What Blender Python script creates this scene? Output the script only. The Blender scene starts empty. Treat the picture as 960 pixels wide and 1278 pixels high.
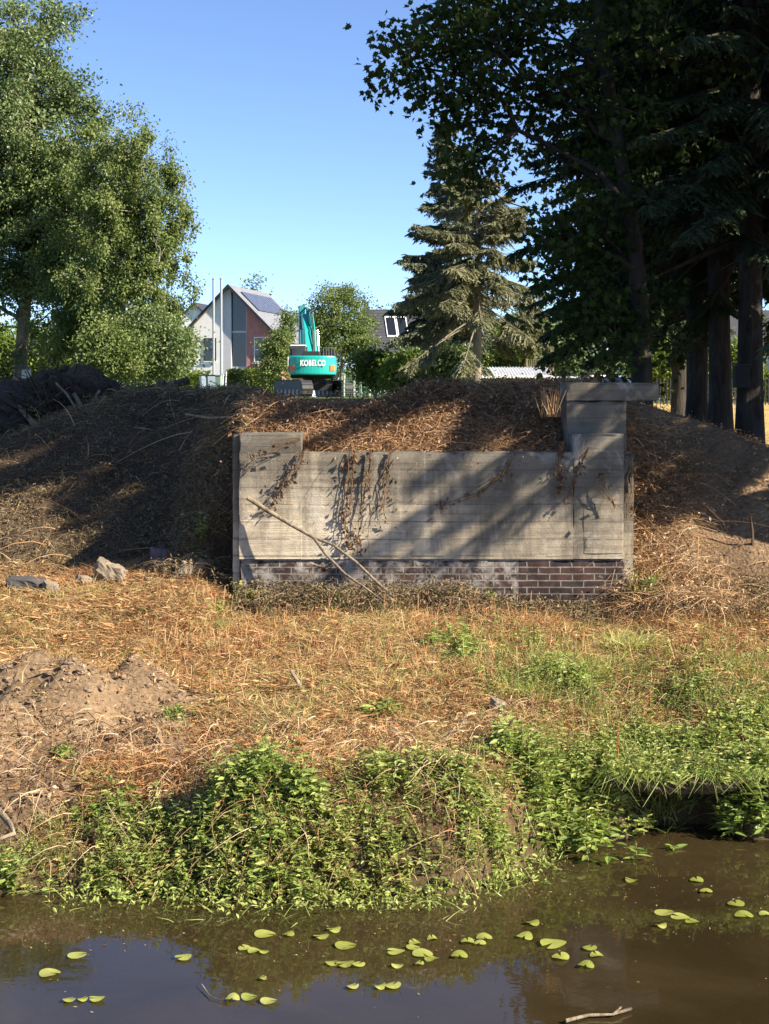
import bpy, bmesh, math, random
import numpy as np
from mathutils import Vector, Matrix

C = bpy.context.scene
COL = C.collection
R = math.radians
PI = math.pi

# ------------------------------------------------------------------ camera, sky, sun, exposure
EYE = 3.0            # metres above the water
FPX, CXP, HORP = 1850.0, 480.0, 500.0     # focal length in photo pixels, centre column, horizon row
cam_d = bpy.data.cameras.new('camera')
cam = bpy.data.objects.new('camera', cam_d)
COL.objects.link(cam)
cam.location = (0, 0, EYE)
cam.rotation_euler = (R(90), 0, 0)
cam_d.sensor_fit = 'VERTICAL'
cam_d.sensor_height = 36.0
cam_d.sensor_width = 27.0
cam_d.lens = FPX / 1278 * 36.0
cam_d.shift_y = -(639 - HORP) / 1278
cam_d.clip_start = 0.1
cam_d.clip_end = 4000
C.camera = cam

SUN_EL, SUN_AZ = 33.0, 116.0          # azimuth clockwise from +Y (the viewing direction)
w = bpy.data.worlds.new('World')
C.world = w
w.use_nodes = True
nt = w.node_tree
nt.nodes.clear()
sky = nt.nodes.new('ShaderNodeTexSky')
sky.sky_type = 'NISHITA'
sky.sun_disc = False
sky.sun_elevation = R(SUN_EL)
sky.sun_rotation = R(SUN_AZ)
sky.altitude = 3000
sky.air_density = 0.8
sky.dust_density = 0.8
sky.ozone_density = 6.0
bg = nt.nodes.new('ShaderNodeBackground')
bg.inputs['Strength'].default_value = 0.094
wo = nt.nodes.new('ShaderNodeOutputWorld')
warm = nt.nodes.new('ShaderNodeMix')          # a slightly warmer white balance for the sky
warm.data_type = 'RGBA'; warm.blend_type = 'MULTIPLY'
warm.inputs[0].default_value = 1.0
warm.inputs[7].default_value = (1.10, 0.94, 0.85, 1)
nt.links.new(sky.outputs[0], warm.inputs[6])
nt.links.new(warm.outputs[2], bg.inputs[0])
nt.links.new(bg.outputs[0], wo.inputs[0])

sun_d = bpy.data.lights.new('sun', 'SUN')
sun_d.energy = 4.3
sun_d.angle = R(0.53)
sun_d.color = (1.0, 0.88, 0.71)
sun = bpy.data.objects.new('sun', sun_d)
COL.objects.link(sun)
S = Vector((math.sin(R(SUN_AZ)) * math.cos(R(SUN_EL)), math.cos(R(SUN_AZ)) * math.cos(R(SUN_EL)), math.sin(R(SUN_EL))))
sun.rotation_euler = S.to_track_quat('Z', 'Y').to_euler()
sun.location = S * 60

C.view_settings.view_transform = 'Standard'
C.view_settings.look = 'None'
C.view_settings.exposure = 1.72
C.view_settings.gamma = 1.0
C.view_settings.use_curve_mapping = False
C.render.engine = 'CYCLES'
C.cycles.max_bounces = 6
C.cycles.diffuse_bounces = 3
C.cycles.glossy_bounces = 3
C.cycles.transmission_bounces = 4
C.cycles.transparent_max_bounces = 6
C.cycles.use_denoising = True
C.cycles.sample_clamp_indirect = 4.0


# ------------------------------------------------------------------ helpers
def P(px, py, d):
    """the world point seen at photo pixel (px, py) at distance d along the view"""
    return ((px - CXP) / FPX * d, d, EYE + (HORP - py) / FPX * d)


def tag(o, label=None, cat=None, group=None, kind=None):
    if label: o['label'] = label
    if cat: o['category'] = cat
    if group: o['group'] = group
    if kind: o['kind'] = kind
    return o


def thing(name, label, cat, loc=(0, 0, 0), rz=0.0, group=None):
    o = bpy.data.objects.new(name, None)
    o.empty_display_size = 0.2
    COL.objects.link(o)
    o.location = loc
    o.rotation_euler = (0, 0, rz)
    return tag(o, label, cat, group)


def copy_tree(o, parent=None):
    c = o.copy()
    COL.objects.link(c)
    if parent: c.parent = parent
    for ch in list(o.children):
        copy_tree(ch, c)
    return c


class MB:
    """collects vertices and faces and links them as one mesh object"""
    def __init__(self):
        self.V, self.F, self.T, self.n = [], [], [], 0

    def add(self, V, F, tint=0.5, mi=0):
        V = np.asarray(V, dtype=np.float32).reshape(-1, 3)
        if np.isscalar(tint): tint = np.full(len(V), tint, dtype=np.float32)
        self.V.append(V)
        self.T.append(np.asarray(tint, dtype=np.float32))
        F = np.asarray(F, dtype=np.int32)
        self.F.append((F + self.n, mi))
        self.n += len(V)

    def polys(self, V, faces, tint=0.5, mi=0):
        V = np.asarray(V, dtype=np.float32).reshape(-1, 3)
        self.V.append(V)
        self.T.append(np.full(len(V), tint, dtype=np.float32))
        for f in faces:
            self.F.append((np.asarray([f], dtype=np.int32) + self.n, mi))
        self.n += len(V)

    def box(self, x0, x1, y0, y1, z0, z1, tint=0.5, mi=0):
        V = [(x0, y0, z0), (x1, y0, z0), (x1, y1, z0), (x0, y1, z0), (x0, y0, z1), (x1, y0, z1), (x1, y1, z1), (x0, y1, z1)]
        self.add(V, [(0, 3, 2, 1), (4, 5, 6, 7), (0, 1, 5, 4), (1, 2, 6, 5), (2, 3, 7, 6), (3, 0, 4, 7)], tint, mi)

    def prism_yz(self, prof, x0, x1, mi=0):
        """a profile in (y, z) extruded along x"""
        n = len(prof)
        V = [(x0, a, b) for a, b in prof] + [(x1, a, b) for a, b in prof]
        F = [list(range(n))[::-1], [n + i for i in range(n)]] + [[i, (i + 1) % n, n + (i + 1) % n, n + i] for i in range(n)]
        self.polys(V, F, 0.5, mi)

    def prism_xz(self, prof, y0, y1, mi=0):
        n = len(prof)
        V = [(a, y0, b) for a, b in prof] + [(a, y1, b) for a, b in prof]
        F = [list(range(n)), [n + i for i in range(n)][::-1]] + [[(i + 1) % n, i, n + i, n + (i + 1) % n] for i in range(n)]
        self.polys(V, F, 0.5, mi)

    def prism_xy(self, prof, z0, z1, mi=0):
        n = len(prof)
        V = [(a, b, z0) for a, b in prof] + [(a, b, z1) for a, b in prof]
        F = [list(range(n))[::-1], [n + i for i in range(n)]] + [[i, (i + 1) % n, n + (i + 1) % n, n + i] for i in range(n)]
        self.polys(V, F, 0.5, mi)

    def tube(self, pts, rad, n=6, tint=0.5, mi=0, rng=None, rough=0.0):
        pts = np.asarray(pts, dtype=np.float64)
        K = len(pts)
        rad = np.broadcast_to(np.asarray(rad, dtype=np.float64), (K,))
        tan = np.gradient(pts, axis=0)
        tan /= np.linalg.norm(tan, axis=1)[:, None] + 1e-9
        ref = np.array([0.0, 0, 1]) if abs(tan[0, 2]) < 0.85 else np.array([1.0, 0, 0])
        a = np.cross(tan, ref); a /= np.linalg.norm(a, axis=1)[:, None] + 1e-9
        b = np.cross(tan, a)
        th = np.linspace(0, 2 * PI, n, endpoint=False)
        rr = rad[:, None] * np.ones((K, n))
        if rough: rr = rr * (1 + rough * (RNG.random((K, n)) - 0.5) * 2)
        V = pts[:, None] + rr[..., None] * (np.cos(th)[None, :, None] * a[:, None] + np.sin(th)[None, :, None] * b[:, None])
        idx = np.arange(K * n).reshape(K, n)
        nx = np.roll(idx, -1, axis=1)
        F = np.stack([idx[:-1], nx[:-1], nx[1:], idx[1:]], -1).reshape(-1, 4)
        base = self.n
        self.add(V.reshape(-1, 3), F, tint, mi)
        self.F.append((np.arange(base, base + n, dtype=np.int32)[None], mi))
        self.F.append((np.arange(base + (K - 1) * n, base + K * n, dtype=np.int32)[None, ::-1], mi))

    def build(self, name, mats, parent=None, smooth=False, bevel=0.0, colors=None):
        me = bpy.data.meshes.new(name)
        V = np.concatenate(self.V)
        T = np.concatenate(self.T)
        loops, starts, mis, off = [], [], [], 0
        for F, mi in self.F:
            m, k = F.shape
            loops.append(F.ravel())
            starts.append(off + np.arange(m) * k)
            mis.append(np.full(m, mi))
            off += m * k
        L = np.concatenate(loops).astype(np.int32)
        st = np.concatenate(starts).astype(np.int32)
        mis = np.concatenate(mis).astype(np.int32)
        me.vertices.add(len(V)); me.vertices.foreach_set('co', V.ravel())
        me.loops.add(len(L)); me.loops.foreach_set('vertex_index', L)
        me.polygons.add(len(st)); me.polygons.foreach_set('loop_start', st)
        me.polygons.foreach_set('material_index', mis)
        me.update(calc_edges=True)
        at = me.attributes.new('tint', 'FLOAT', 'POINT')
        at.data.foreach_set('value', T)
        if colors is not None:
            ca = me.attributes.new('ground_colour', 'FLOAT_COLOR', 'POINT')
            ca.data.foreach_set('color', np.concatenate([colors, np.ones((len(colors), 1))], 1).astype(np.float32).ravel())
        me.polygons.foreach_set('use_smooth', np.full(len(st), smooth))
        me.validate()
        for m in (mats if isinstance(mats, (list, tuple)) else [mats]):
            me.materials.append(m)
        o = bpy.data.objects.new(name, me)
        COL.objects.link(o)
        if parent: o.parent = parent
        if bevel:
            bv = o.modifiers.new('edges', 'BEVEL')
            bv.width = bevel; bv.segments = 2; bv.limit_method = 'ANGLE'; bv.angle_limit = R(35)
        return o


RNG = np.random.default_rng(7)
random.seed(7)


def _hash(ix, iy, seed):
    h = (ix * 374761393 + iy * 668265263 + seed * 2147483647) & 0xffffffff
    h = ((h ^ (h >> 13)) * 1274126177) & 0xffffffff
    h = h ^ (h >> 16)
    return (h & 0xffff) / 65535.0


def vn(x, y, scale, seed=0):
    """smooth value noise, 0..1"""
    x = np.asarray(x, dtype=np.float64) * scale + 1000.0
    y = np.asarray(y, dtype=np.float64) * scale + 1000.0
    ix = np.floor(x).astype(np.int64); iy = np.floor(y).astype(np.int64)
    fx = x - ix; fy = y - iy
    fx = fx * fx * (3 - 2 * fx); fy = fy * fy * (3 - 2 * fy)
    a = _hash(ix, iy, seed); b = _hash(ix + 1, iy, seed); c = _hash(ix, iy + 1, seed); d = _hash(ix + 1, iy + 1, seed)
    return (a * (1 - fx) + b * fx) * (1 - fy) + (c * (1 - fx) + d * fx) * fy


def fbm(x, y, scale, seed=0, o=4):
    s, a, t = 0, 1.0, 0
    for k in range(o):
        s = s + a * vn(x, y, scale * 2 ** k, seed + k * 17); t += a; a *= 0.5
    return s / t


def ss(e0, e1, x):
    t = np.clip((np.asarray(x, dtype=np.float64) - e0) / (e1 - e0), 0, 1)
    return t * t * (3 - 2 * t)


def unit(v):
    return v / (np.linalg.norm(v, axis=-1, keepdims=True) + 1e-9)


def rdir(n, up=0.0):
    v = RNG.normal(size=(n, 3)); v[:, 2] += up
    return unit(v)


def blades(mb, base, d, L, W, bend, segs, tint, tip=0.12, power=0.7, mi=0):
    """flat tapering strips: N bases, directions, lengths, widths, end bends"""
    N = len(base)
    t = np.linspace(0, 1, segs + 1)
    cen = base[:, None] + d[:, None] * (L[:, None] * t)[..., None] + bend[:, None] * (t ** 2)[None, :, None]
    side = unit(np.cross(d, rdir(N)))
    prof = np.maximum((1 - t) ** power, tip)
    half = side[:, None] * (0.5 * W[:, None] * prof[None])[..., None]
    V = np.stack([cen - half, cen + half], 2)
    idx = np.arange(N * (segs + 1) * 2).reshape(N, segs + 1, 2)
    F = np.stack([idx[:, :-1, 0], idx[:, :-1, 1], idx[:, 1:, 1], idx[:, 1:, 0]], -1).reshape(-1, 4)
    mb.add(V.reshape(-1, 3), F, np.repeat(np.broadcast_to(tint, (N,)), (segs + 1) * 2), mi)


LEAF_Q = (np.array([(0, 0), (0.5, 0.42), (0, 1), (-0.5, 0.42)]), np.array([0, .18, 0, .18]), [(0, 1, 2, 3)])
LEAF_L = (np.array([(0, 0), (.32, .18), (.5, .42), (.3, .75), (0, 1), (-.3, .75), (-.5, .42), (-.32, .18)]),
          np.array([0, .10, .14, .05, -.12, .05, .14, .10]), [(0, 1, 2, 3, 4), (0, 4, 5, 6, 7)])
_mp = [(0, 0), (.20, -.06), (.28, .12), (.52, .10), (.42, .28), (.62, .52), (.36, .48), (.24, .62), (.16, .56), (0, 1.0),
       (-.16, .56), (-.24, .62), (-.36, .48), (-.62, .52), (-.42, .28), (-.52, .10), (-.28, .12), (-.20, -.06)]
LEAF_M = (np.array(_mp), np.array([abs(a) * .35 for a, b in _mp]), [tuple(range(0, 10)), (0,) + tuple(range(9, 18))])


def leaves(mb, pos, u, nrm, L, W, tint, tmpl=LEAF_Q, mi=0):
    N = len(pos)
    T, fold, faces = tmpl
    side = unit(np.cross(u, nrm))
    n2 = np.cross(side, u)
    V = pos[:, None] + u[:, None] * (L[:, None] * T[None, :, 1])[..., None] \
        + side[:, None] * (W[:, None] * T[None, :, 0])[..., None] + n2[:, None] * (W[:, None] * fold[None])[..., None]
    k = len(T)
    base0 = mb.n
    mb.V.append(V.reshape(-1, 3).astype(np.float32))
    mb.T.append(np.repeat(np.broadcast_to(tint, (N,)), k).astype(np.float32))
    for f in faces:
        F = np.arange(N)[:, None] * k + np.array(f)[None] + base0
        mb.F.append((F.astype(np.int32), mi))
    mb.n += N * k


# ------------------------------------------------------------------ materials
def newmat(name):
    m = bpy.data.materials.new(name)
    m.use_nodes = True
    n = m.node_tree
    b = n.nodes['Principled BSDF']
    return m, n, b


def N_(n, t, **kw):
    x = n.nodes.new(t)
    for k, v in kw.items(): setattr(x, k, v)
    return x


def ramp(n, cols, pos=None, interp='LINEAR'):
    r = n.nodes.new('ShaderNodeValToRGB')
    cr = r.color_ramp
    cr.interpolation = interp
    k = len(cols)
    pos = pos or [i / (k - 1) for i in range(k)]
    while len(cr.elements) < k: cr.elements.new(0.5)
    for e, p, c in zip(cr.elements, pos, cols):
        e.position = p
        e.color = (*c, 1) if len(c) == 3 else c
    return r


def noise(n, scale, detail=5, rough=0.6, vec=None, dist=0.0):
    x = n.nodes.new('ShaderNodeTexNoise')
    x.inputs['Scale'].default_value = scale
    x.inputs['Detail'].default_value = detail
    x.inputs['Roughness'].default_value = rough
    x.inputs['Distortion'].default_value = dist
    if vec is not None: n.links.new(vec, x.inputs['Vector'])
    return x


def mixc(n, fac, a, b, mode='MIX'):
    x = n.nodes.new('ShaderNodeMix')
    x.data_type = 'RGBA'; x.blend_type = mode
    for sock, v in ((x.inputs[0], fac), (x.inputs[6], a), (x.inputs[7], b)):
        if isinstance(v, (int, float)): sock.default_value = v
        elif isinstance(v, tuple): sock.default_value = (*v, 1)
        else: n.links.new(v, sock)
    return x.outputs[2]


def mth(n, op, a, b=None, c=None, clamp=False):
    x = n.nodes.new('ShaderNodeMath'); x.operation = op; x.use_clamp = clamp
    for i, v in enumerate((a, b, c)):
        if v is None: continue
        if isinstance(v, (int, float)): x.inputs[i].default_value = v
        else: n.links.new(v, x.inputs[i])
    return x.outputs[0]


def bump(n, b, h, strength=0.5, dist=0.02):
    x = n.nodes.new('ShaderNodeBump')
    x.inputs['Strength'].default_value = strength
    x.inputs['Distance'].default_value = dist
    n.links.new(h, x.inputs['Height'])
    n.links.new(x.outputs[0], b.inputs['Normal'])


def leafmat(name, cols, trans=0.3, rough=0.55, spec=0.25, noise_amt=0.0):
    m, n, b = newmat(name)
    a = N_(n, 'ShaderNodeAttribute'); a.attribute_name = 'tint'
    r = ramp(n, cols)
    n.links.new(a.outputs['Fac'], r.inputs[0])
    n.links.new(r.outputs[0], b.inputs['Base Color'])
    b.inputs['Roughness'].default_value = rough
    b.inputs['Specular IOR Level'].default_value = spec
    if trans > 0:
        t = N_(n, 'ShaderNodeBsdfTranslucent')
        tc = mixc(n, 0.6, r.outputs[0], (1.0, 0.95, 0.35), 'MULTIPLY')
        n.links.new(tc, t.inputs[0])
        ms = N_(n, 'ShaderNodeMixShader'); ms.inputs[0].default_value = trans
        out = n.nodes['Material Output']
        n.links.new(b.outputs[0], ms.inputs[1]); n.links.new(t.outputs[0], ms.inputs[2])
        n.links.new(ms.outputs[0], out.inputs['Surface'])
    return m


def flat(name, col, rough=0.6, metal=0.0, spec=0.5, var=0.15, scale=6.0, bmp=0.0, coat=0.0):
    m, n, b = newmat(name)
    tc = N_(n, 'ShaderNodeTexCoord')
    nz = noise(n, scale, 5, 0.65, tc.outputs['Object'])
    r = ramp(n, [tuple(c * (1 - var) for c in col), tuple(min(1, c * (1 + var)) for c in col)], [0.3, 0.7])
    n.links.new(nz.outputs[0], r.inputs[0])
    n.links.new(r.outputs[0], b.inputs['Base Color'])
    b.inputs['Roughness'].default_value = rough
    b.inputs['Metallic'].default_value = metal
    b.inputs['Specular IOR Level'].default_value = spec
    b.inputs['Coat Weight'].default_value = coat
    if bmp: bump(n, b, nz.outputs[0], bmp, 0.02)
    return m


def bark(name, c0, c1, sc=9.0):
    m, n, b = newmat(name)
    tc = N_(n, 'ShaderNodeTexCoord')
    mp = N_(n, 'ShaderNodeMapping'); mp.inputs['Scale'].default_value = (1, 1, 0.22)
    n.links.new(tc.outputs['Object'], mp.inputs[0])
    nz = noise(n, sc, 8, 0.7, mp.outputs[0], 0.6)
    r = ramp(n, [c0, c1], [0.35, 0.65])
    n.links.new(nz.outputs[0], r.inputs[0])
    n.links.new(r.outputs[0], b.inputs['Base Color'])
    b.inputs['Roughness'].default_value = 0.9
    b.inputs['Specular IOR Level'].default_value = 0.15
    bump(n, b, nz.outputs[0], 0.8, 0.03)
    return m


def concrete_mat():
    m, n, b = newmat('weathered_board_marked_concrete')
    tc = N_(n, 'ShaderNodeTexCoord')
    O = tc.outputs['Object']
    sep = N_(n, 'ShaderNodeSeparateXYZ'); n.links.new(O, sep.inputs[0])
    x, y, z = sep.outputs
    big = noise(n, 1.1, 6, 0.62, O, 0.3)
    base = ramp(n, [(.31, .26, .19), (.47, .405, .305), (.60, .535, .425)], [.3, .5, .72])
    n.links.new(big.outputs[0], base.inputs[0])
    # boards: long horizontal streaks
    mp = N_(n, 'ShaderNodeMapping'); mp.inputs['Scale'].default_value = (.55, .55, 13)
    n.links.new(O, mp.inputs[0])
    st = noise(n, 1.0, 7, 0.62, mp.outputs[0], 0.2)
    sr = ramp(n, [(.52, .51, .49), (.95, .95, .95), (1.12, 1.1, 1.06)], [.33, .5, .7])
    n.links.new(st.outputs[0], sr.inputs[0])
    c = mixc(n, 0.85, base.outputs[0], sr.outputs[0], 'MULTIPLY')
    # joints between boards, wandering a little
    wob = noise(n, 2.2, 3, 0.5, O)
    zz = mth(n, 'ADD', z, mth(n, 'MULTIPLY', wob.outputs[0], 0.035))
    fr = mth(n, 'FRACT', mth(n, 'DIVIDE', zz, 0.172))
    dj = mth(n, 'ABSOLUTE', mth(n, 'SUBTRACT', fr, 0.5))
    jm = mth(n, 'LESS_THAN', dj, 0.035)
    jn = noise(n, 3.0, 4, 0.6, O)
    jm2 = mth(n, 'MULTIPLY', jm, mth(n, 'GREATER_THAN', jn.outputs[0], 0.44))
    c = mixc(n, mth(n, 'MULTIPLY', jm2, 0.5), c, (.10, .09, .075))
    # dark weathering that runs down from the top edge
    mv = N_(n, 'ShaderNodeMapping'); mv.inputs['Scale'].default_value = (3.4, 3.4, .55)
    n.links.new(O, mv.inputs[0])
    sv = noise(n, 1.0, 8, 0.68, mv.outputs[0], 0.4)
    up = mth(n, 'MULTIPLY', mth(n, 'SUBTRACT', z, 1.45), 0.30)          # more growth towards the wet top edge
    rt = mth(n, 'MULTIPLY', mth(n, 'ADD', x, 0.3), 0.07, clamp=True)
    sm = mth(n, 'ADD', mth(n, 'ADD', sv.outputs[0], up), rt)
    smr = ramp(n, [(0, 0, 0), (1, 1, 1)], [.50, .78]); n.links.new(sm, smr.inputs[0])
    c = mixc(n, mth(n, 'MULTIPLY', smr.outputs[0], .80), c, (.075, .07, .06))
    mo = noise(n, 3.6, 9, .72, O, .5)
    mor = ramp(n, [(.58, .57, .55), (1.0, 1.0, 1.0), (1.14, 1.12, 1.08)], [.36, .52, .68]); n.links.new(mo.outputs[0], mor.inputs[0])
    c = mixc(n, .7, c, mor.outputs[0], 'MULTIPLY')
    # lichen specks and pale lime bloom
    lp = noise(n, 16, 6, 0.7, O)
    lr = ramp(n, [(0, 0, 0), (1, 1, 1)], [.60, .70]); n.links.new(lp.outputs[0], lr.inputs[0])
    c = mixc(n, mth(n, 'MULTIPLY', lr.outputs[0], .45), c, (.09, .085, .07))
    li = noise(n, 2.3, 7, 0.65, O, 0.8)
    lir = ramp(n, [(0, 0, 0), (1, 1, 1)], [.57, .70]); n.links.new(li.outputs[0], lir.inputs[0])
    c = mixc(n, mth(n, 'MULTIPLY', lir.outputs[0], .5), c, (.52, .49, .43))
    n.links.new(c, b.inputs['Base Color'])
    b.inputs['Roughness'].default_value = 0.92
    b.inputs['Specular IOR Level'].default_value = 0.2
    fine = noise(n, 55, 5, 0.7, O)
    h = mth(n, 'ADD', mth(n, 'MULTIPLY', st.outputs[0], 1.2), mth(n, 'MULTIPLY', fine.outputs[0], .35))
    h = mth(n, 'SUBTRACT', h, mth(n, 'MULTIPLY', jm2, .5))
    h = mth(n, 'ADD', h, mth(n, 'MULTIPLY', lp.outputs[0], .3))
    bump(n, b, h, 0.7, 0.018)
    return m


def brick_mat():
    m, n, b = newmat('old_brickwork')
    tc = N_(n, 'ShaderNodeTexCoord')
    O = tc.outputs['Object']
    sep = N_(n, 'ShaderNodeSeparateXYZ'); n.links.new(O, sep.inputs[0])
    x, y, z = sep.outputs
    cb = N_(n, 'ShaderNodeCombineXYZ')
    n.links.new(mth(n, 'ADD', x, y), cb.inputs[0]); n.links.new(z, cb.inputs[1])
    wv = noise(n, 4, 3, .5, O)
    vadd = N_(n, 'ShaderNodeVectorMath', operation='MULTIPLY_ADD')
    n.links.new(wv.outputs['Color'], vadd.inputs[0]); vadd.inputs[1].default_value = (.012, .012, 0); n.links.new(cb.outputs[0], vadd.inputs[2])
    br = N_(n, 'ShaderNodeTexBrick')
    n.links.new(vadd.outputs[0], br.inputs['Vector'])
    br.inputs['Scale'].default_value = 1.0
    br.inputs['Brick Width'].default_value = 0.225
    br.inputs['Row Height'].default_value = 0.067
    br.inputs['Mortar Size'].default_value = 0.0075
    br.inputs['Mortar Smooth'].default_value = 0.25
    br.inputs['Bias'].default_value = -0.15
    br.inputs['Color1'].default_value = (.070, .041, .036, 1)
    br.inputs['Color2'].default_value = (.036, .030, .032, 1)
    br.inputs['Mortar'].default_value = (.23, .21, .185, 1)
    nz = noise(n, 9, 6, .7, O)
    nr = ramp(n, [(.55, .55, .55), (1.3, 1.25, 1.2)], [.3, .7]); n.links.new(nz.outputs[0], nr.inputs[0])
    c = mixc(n, .8, br.outputs[0], nr.outputs[0], 'MULTIPLY')
    # lime smears over the brickwork left of the patched edge
    li = noise(n, 7.5, 7, .70, O, .4)
    edge = mth(n, 'LESS_THAN', x, 1.34)
    zt = mth(n, 'MULTIPLY', mth(n, 'SUBTRACT', 1.40, z), -.10)
    thr = mth(n, 'ADD', mth(n, 'ADD', li.outputs[0], mth(n, 'MULTIPLY', edge, .16)), zt)
    lr = ramp(n, [(0, 0, 0), (1, 1, 1)], [.58, .74]); n.links.new(thr, lr.inputs[0])
    c = mixc(n, mth(n, 'MULTIPLY', lr.outputs[0], .80), c, (.34, .32, .285))
    dk = noise(n, 4.5, 8, .7, O)
    dr = ramp(n, [(.42, .40, .38), (1, 1, 1)], [.40, .60]); n.links.new(dk.outputs[0], dr.inputs[0])
    c = mixc(n, .7, c, dr.outputs[0], 'MULTIPLY')
    n.links.new(c, b.inputs['Base Color'])
    b.inputs['Roughness'].default_value = .9
    b.inputs['Specular IOR Level'].default_value = .2
    h = mth(n, 'ADD', mth(n, 'MULTIPLY', br.outputs['Fac'], -.8), mth(n, 'MULTIPLY', nz.outputs[0], .5))
    bump(n, b, h, .7, .012)
    return m


def ground_mat():
    m, n, b = newmat('soil_and_litter')
    a = N_(n, 'ShaderNodeAttribute'); a.attribute_name = 'ground_colour'
    tc = N_(n, 'ShaderNodeTexCoord')
    O = tc.outputs['Object']
    n1 = noise(n, 1.6, 8, .7, O)
    n2 = noise(n, 22, 6, .75, O)
    r1 = ramp(n, [(.55, .55, .55), (1.35, 1.33, 1.3)], [.32, .68]); n.links.new(n1.outputs[0], r1.inputs[0])
    r2 = ramp(n, [(.45, .45, .45), (1.0, 1.0, 1.0), (1.5, 1.45, 1.4)], [.34, .5, .68]); n.links.new(n2.outputs[0], r2.inputs[0])
    c = mixc(n, .8, a.outputs['Color'], r1.outputs[0], 'MULTIPLY')
    c = mixc(n, .8, c, r2.outputs[0], 'MULTIPLY')
    n.links.new(c, b.inputs['Base Color'])
    b.inputs['Roughness'].default_value = .97
    b.inputs['Specular IOR Level'].default_value = .1
    vo = N_(n, 'ShaderNodeTexVoronoi'); vo.inputs['Scale'].default_value = 26
    n.links.new(O, vo.inputs['Vector'])
    h = mth(n, 'ADD', mth(n, 'MULTIPLY', n2.outputs[0], 1.0), mth(n, 'MULTIPLY', vo.outputs[0], .5))
    bump(n, b, h, .9, .035)
    return m


def water_mat():
    m, n, b = newmat('murky_water')
    n.nodes.remove(b)
    tc = N_(n, 'ShaderNodeTexCoord')
    mp = N_(n, 'ShaderNodeMapping'); mp.inputs['Scale'].default_value = (1.0, 1.7, 1)
    n.links.new(tc.outputs['Object'], mp.inputs[0])
    n1 = noise(n, 2.2, 4, .5, mp.outputs[0], .3)
    n2 = noise(n, 11, 3, .5, mp.outputs[0], .2)
    h = mth(n, 'ADD', n1.outputs[0], mth(n, 'MULTIPLY', n2.outputs[0], .12))
    bp = N_(n, 'ShaderNodeBump'); bp.inputs['Strength'].default_value = .022; bp.inputs['Distance'].default_value = .05
    n.links.new(h, bp.inputs['Height'])
    fr = N_(n, 'ShaderNodeFresnel'); fr.inputs['IOR'].default_value = 1.5
    n.links.new(bp.outputs[0], fr.inputs['Normal'])
    gl = N_(n, 'ShaderNodeBsdfGlossy'); gl.inputs['Roughness'].default_value = .012
    gl.inputs['Color'].default_value = (.95, .97, 1, 1)
    n.links.new(bp.outputs[0], gl.inputs['Normal'])
    tr = N_(n, 'ShaderNodeBsdfTransparent'); tr.inputs['Color'].default_value = (.62, .45, .24, 1)
    df = N_(n, 'ShaderNodeBsdfDiffuse')
    sd = noise(n, .9, 5, .6, tc.outputs['Object'], .5)
    sr = ramp(n, [(.062, .045, .019), (.105, .076, .035)], [.35, .65]); n.links.new(sd.outputs[0], sr.inputs[0])
    n.links.new(sr.outputs[0], df.inputs['Color'])
    m1 = N_(n, 'ShaderNodeMixShader'); m1.inputs[0].default_value = .38
    n.links.new(tr.outputs[0], m1.inputs[1]); n.links.new(df.outputs[0], m1.inputs[2])
    m2 = N_(n, 'ShaderNodeMixShader')
    n.links.new(fr.outputs[0], m2.inputs[0]); n.links.new(m1.outputs[0], m2.inputs[1]); n.links.new(gl.outputs[0], m2.inputs[2])
    n.links.new(m2.outputs[0], n.nodes['Material Output'].inputs['Surface'])
    return m


def glass_mat(name, col=(.02, .025, .03), rough=.05):
    m, n, b = newmat(name)
    b.inputs['Base Color'].default_value = (*col, 1)
    b.inputs['Roughness'].default_value = rough
    b.inputs['Specular IOR Level'].default_value = .8
    return m


def stripe_mat(name, c0, c1, axis, period, width, rough=.5, metal=0.0, bmp=.3):
    """thin parallel lines in the surface: tile courses, standing seams, panel cells"""
    m, n, b = newmat(name)
    tc = N_(n, 'ShaderNodeTexCoord')
    sep = N_(n, 'ShaderNodeSeparateXYZ'); n.links.new(tc.outputs['Object'], sep.inputs[0])
    f = mth(n, 'FRACT', mth(n, 'DIVIDE', sep.outputs[axis], period))
    s = mth(n, 'LESS_THAN', f, width)
    nz = noise(n, 2.5, 5, .6, tc.outputs['Object'])
    nr = ramp(n, [(.75, .75, .75), (1.2, 1.2, 1.2)], [.3, .7]); n.links.new(nz.outputs[0], nr.inputs[0])
    c = mixc(n, s, c0, c1)
    c = mixc(n, .8, c, nr.outputs[0], 'MULTIPLY')
    n.links.new(c, b.inputs['Base Color'])
    b.inputs['Roughness'].default_value = rough; b.inputs['Metallic'].default_value = metal
    bump(n, b, s, bmp, .02)
    return m


M = {}
M['concrete'] = concrete_mat()
M['brick'] = brick_mat()
M['ground'] = ground_mat()
M['water'] = water_mat()
M['oak_bark'] = bark('oak_bark', (.11, .09, .065), (.33, .28, .21))
M['birch_bark'] = bark('birch_bark', (.10, .09, .07), (.42, .39, .33), 5)
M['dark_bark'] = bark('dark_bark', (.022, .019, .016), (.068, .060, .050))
M['pale_bark'] = bark('pale_bark', (.12, .10, .075), (.30, .255, .20), 6)
M['dead_wood'] = bark('dead_wood', (.10, .08, .055), (.32, .26, .18), 16)
M['root_wood'] = bark('root_wood', (.05, .038, .027), (.15, .115, .08), 14)
M['oak_leaf'] = leafmat('oak_leaf', [(.060, .100, .030), (.128, .182, .060), (.22, .27, .115)], .33, .42, .45)
M['birch_leaf'] = leafmat('birch_leaf', [(.080, .128, .034), (.152, .208, .060), (.25, .288, .10)], .37, .5, .3)
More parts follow.
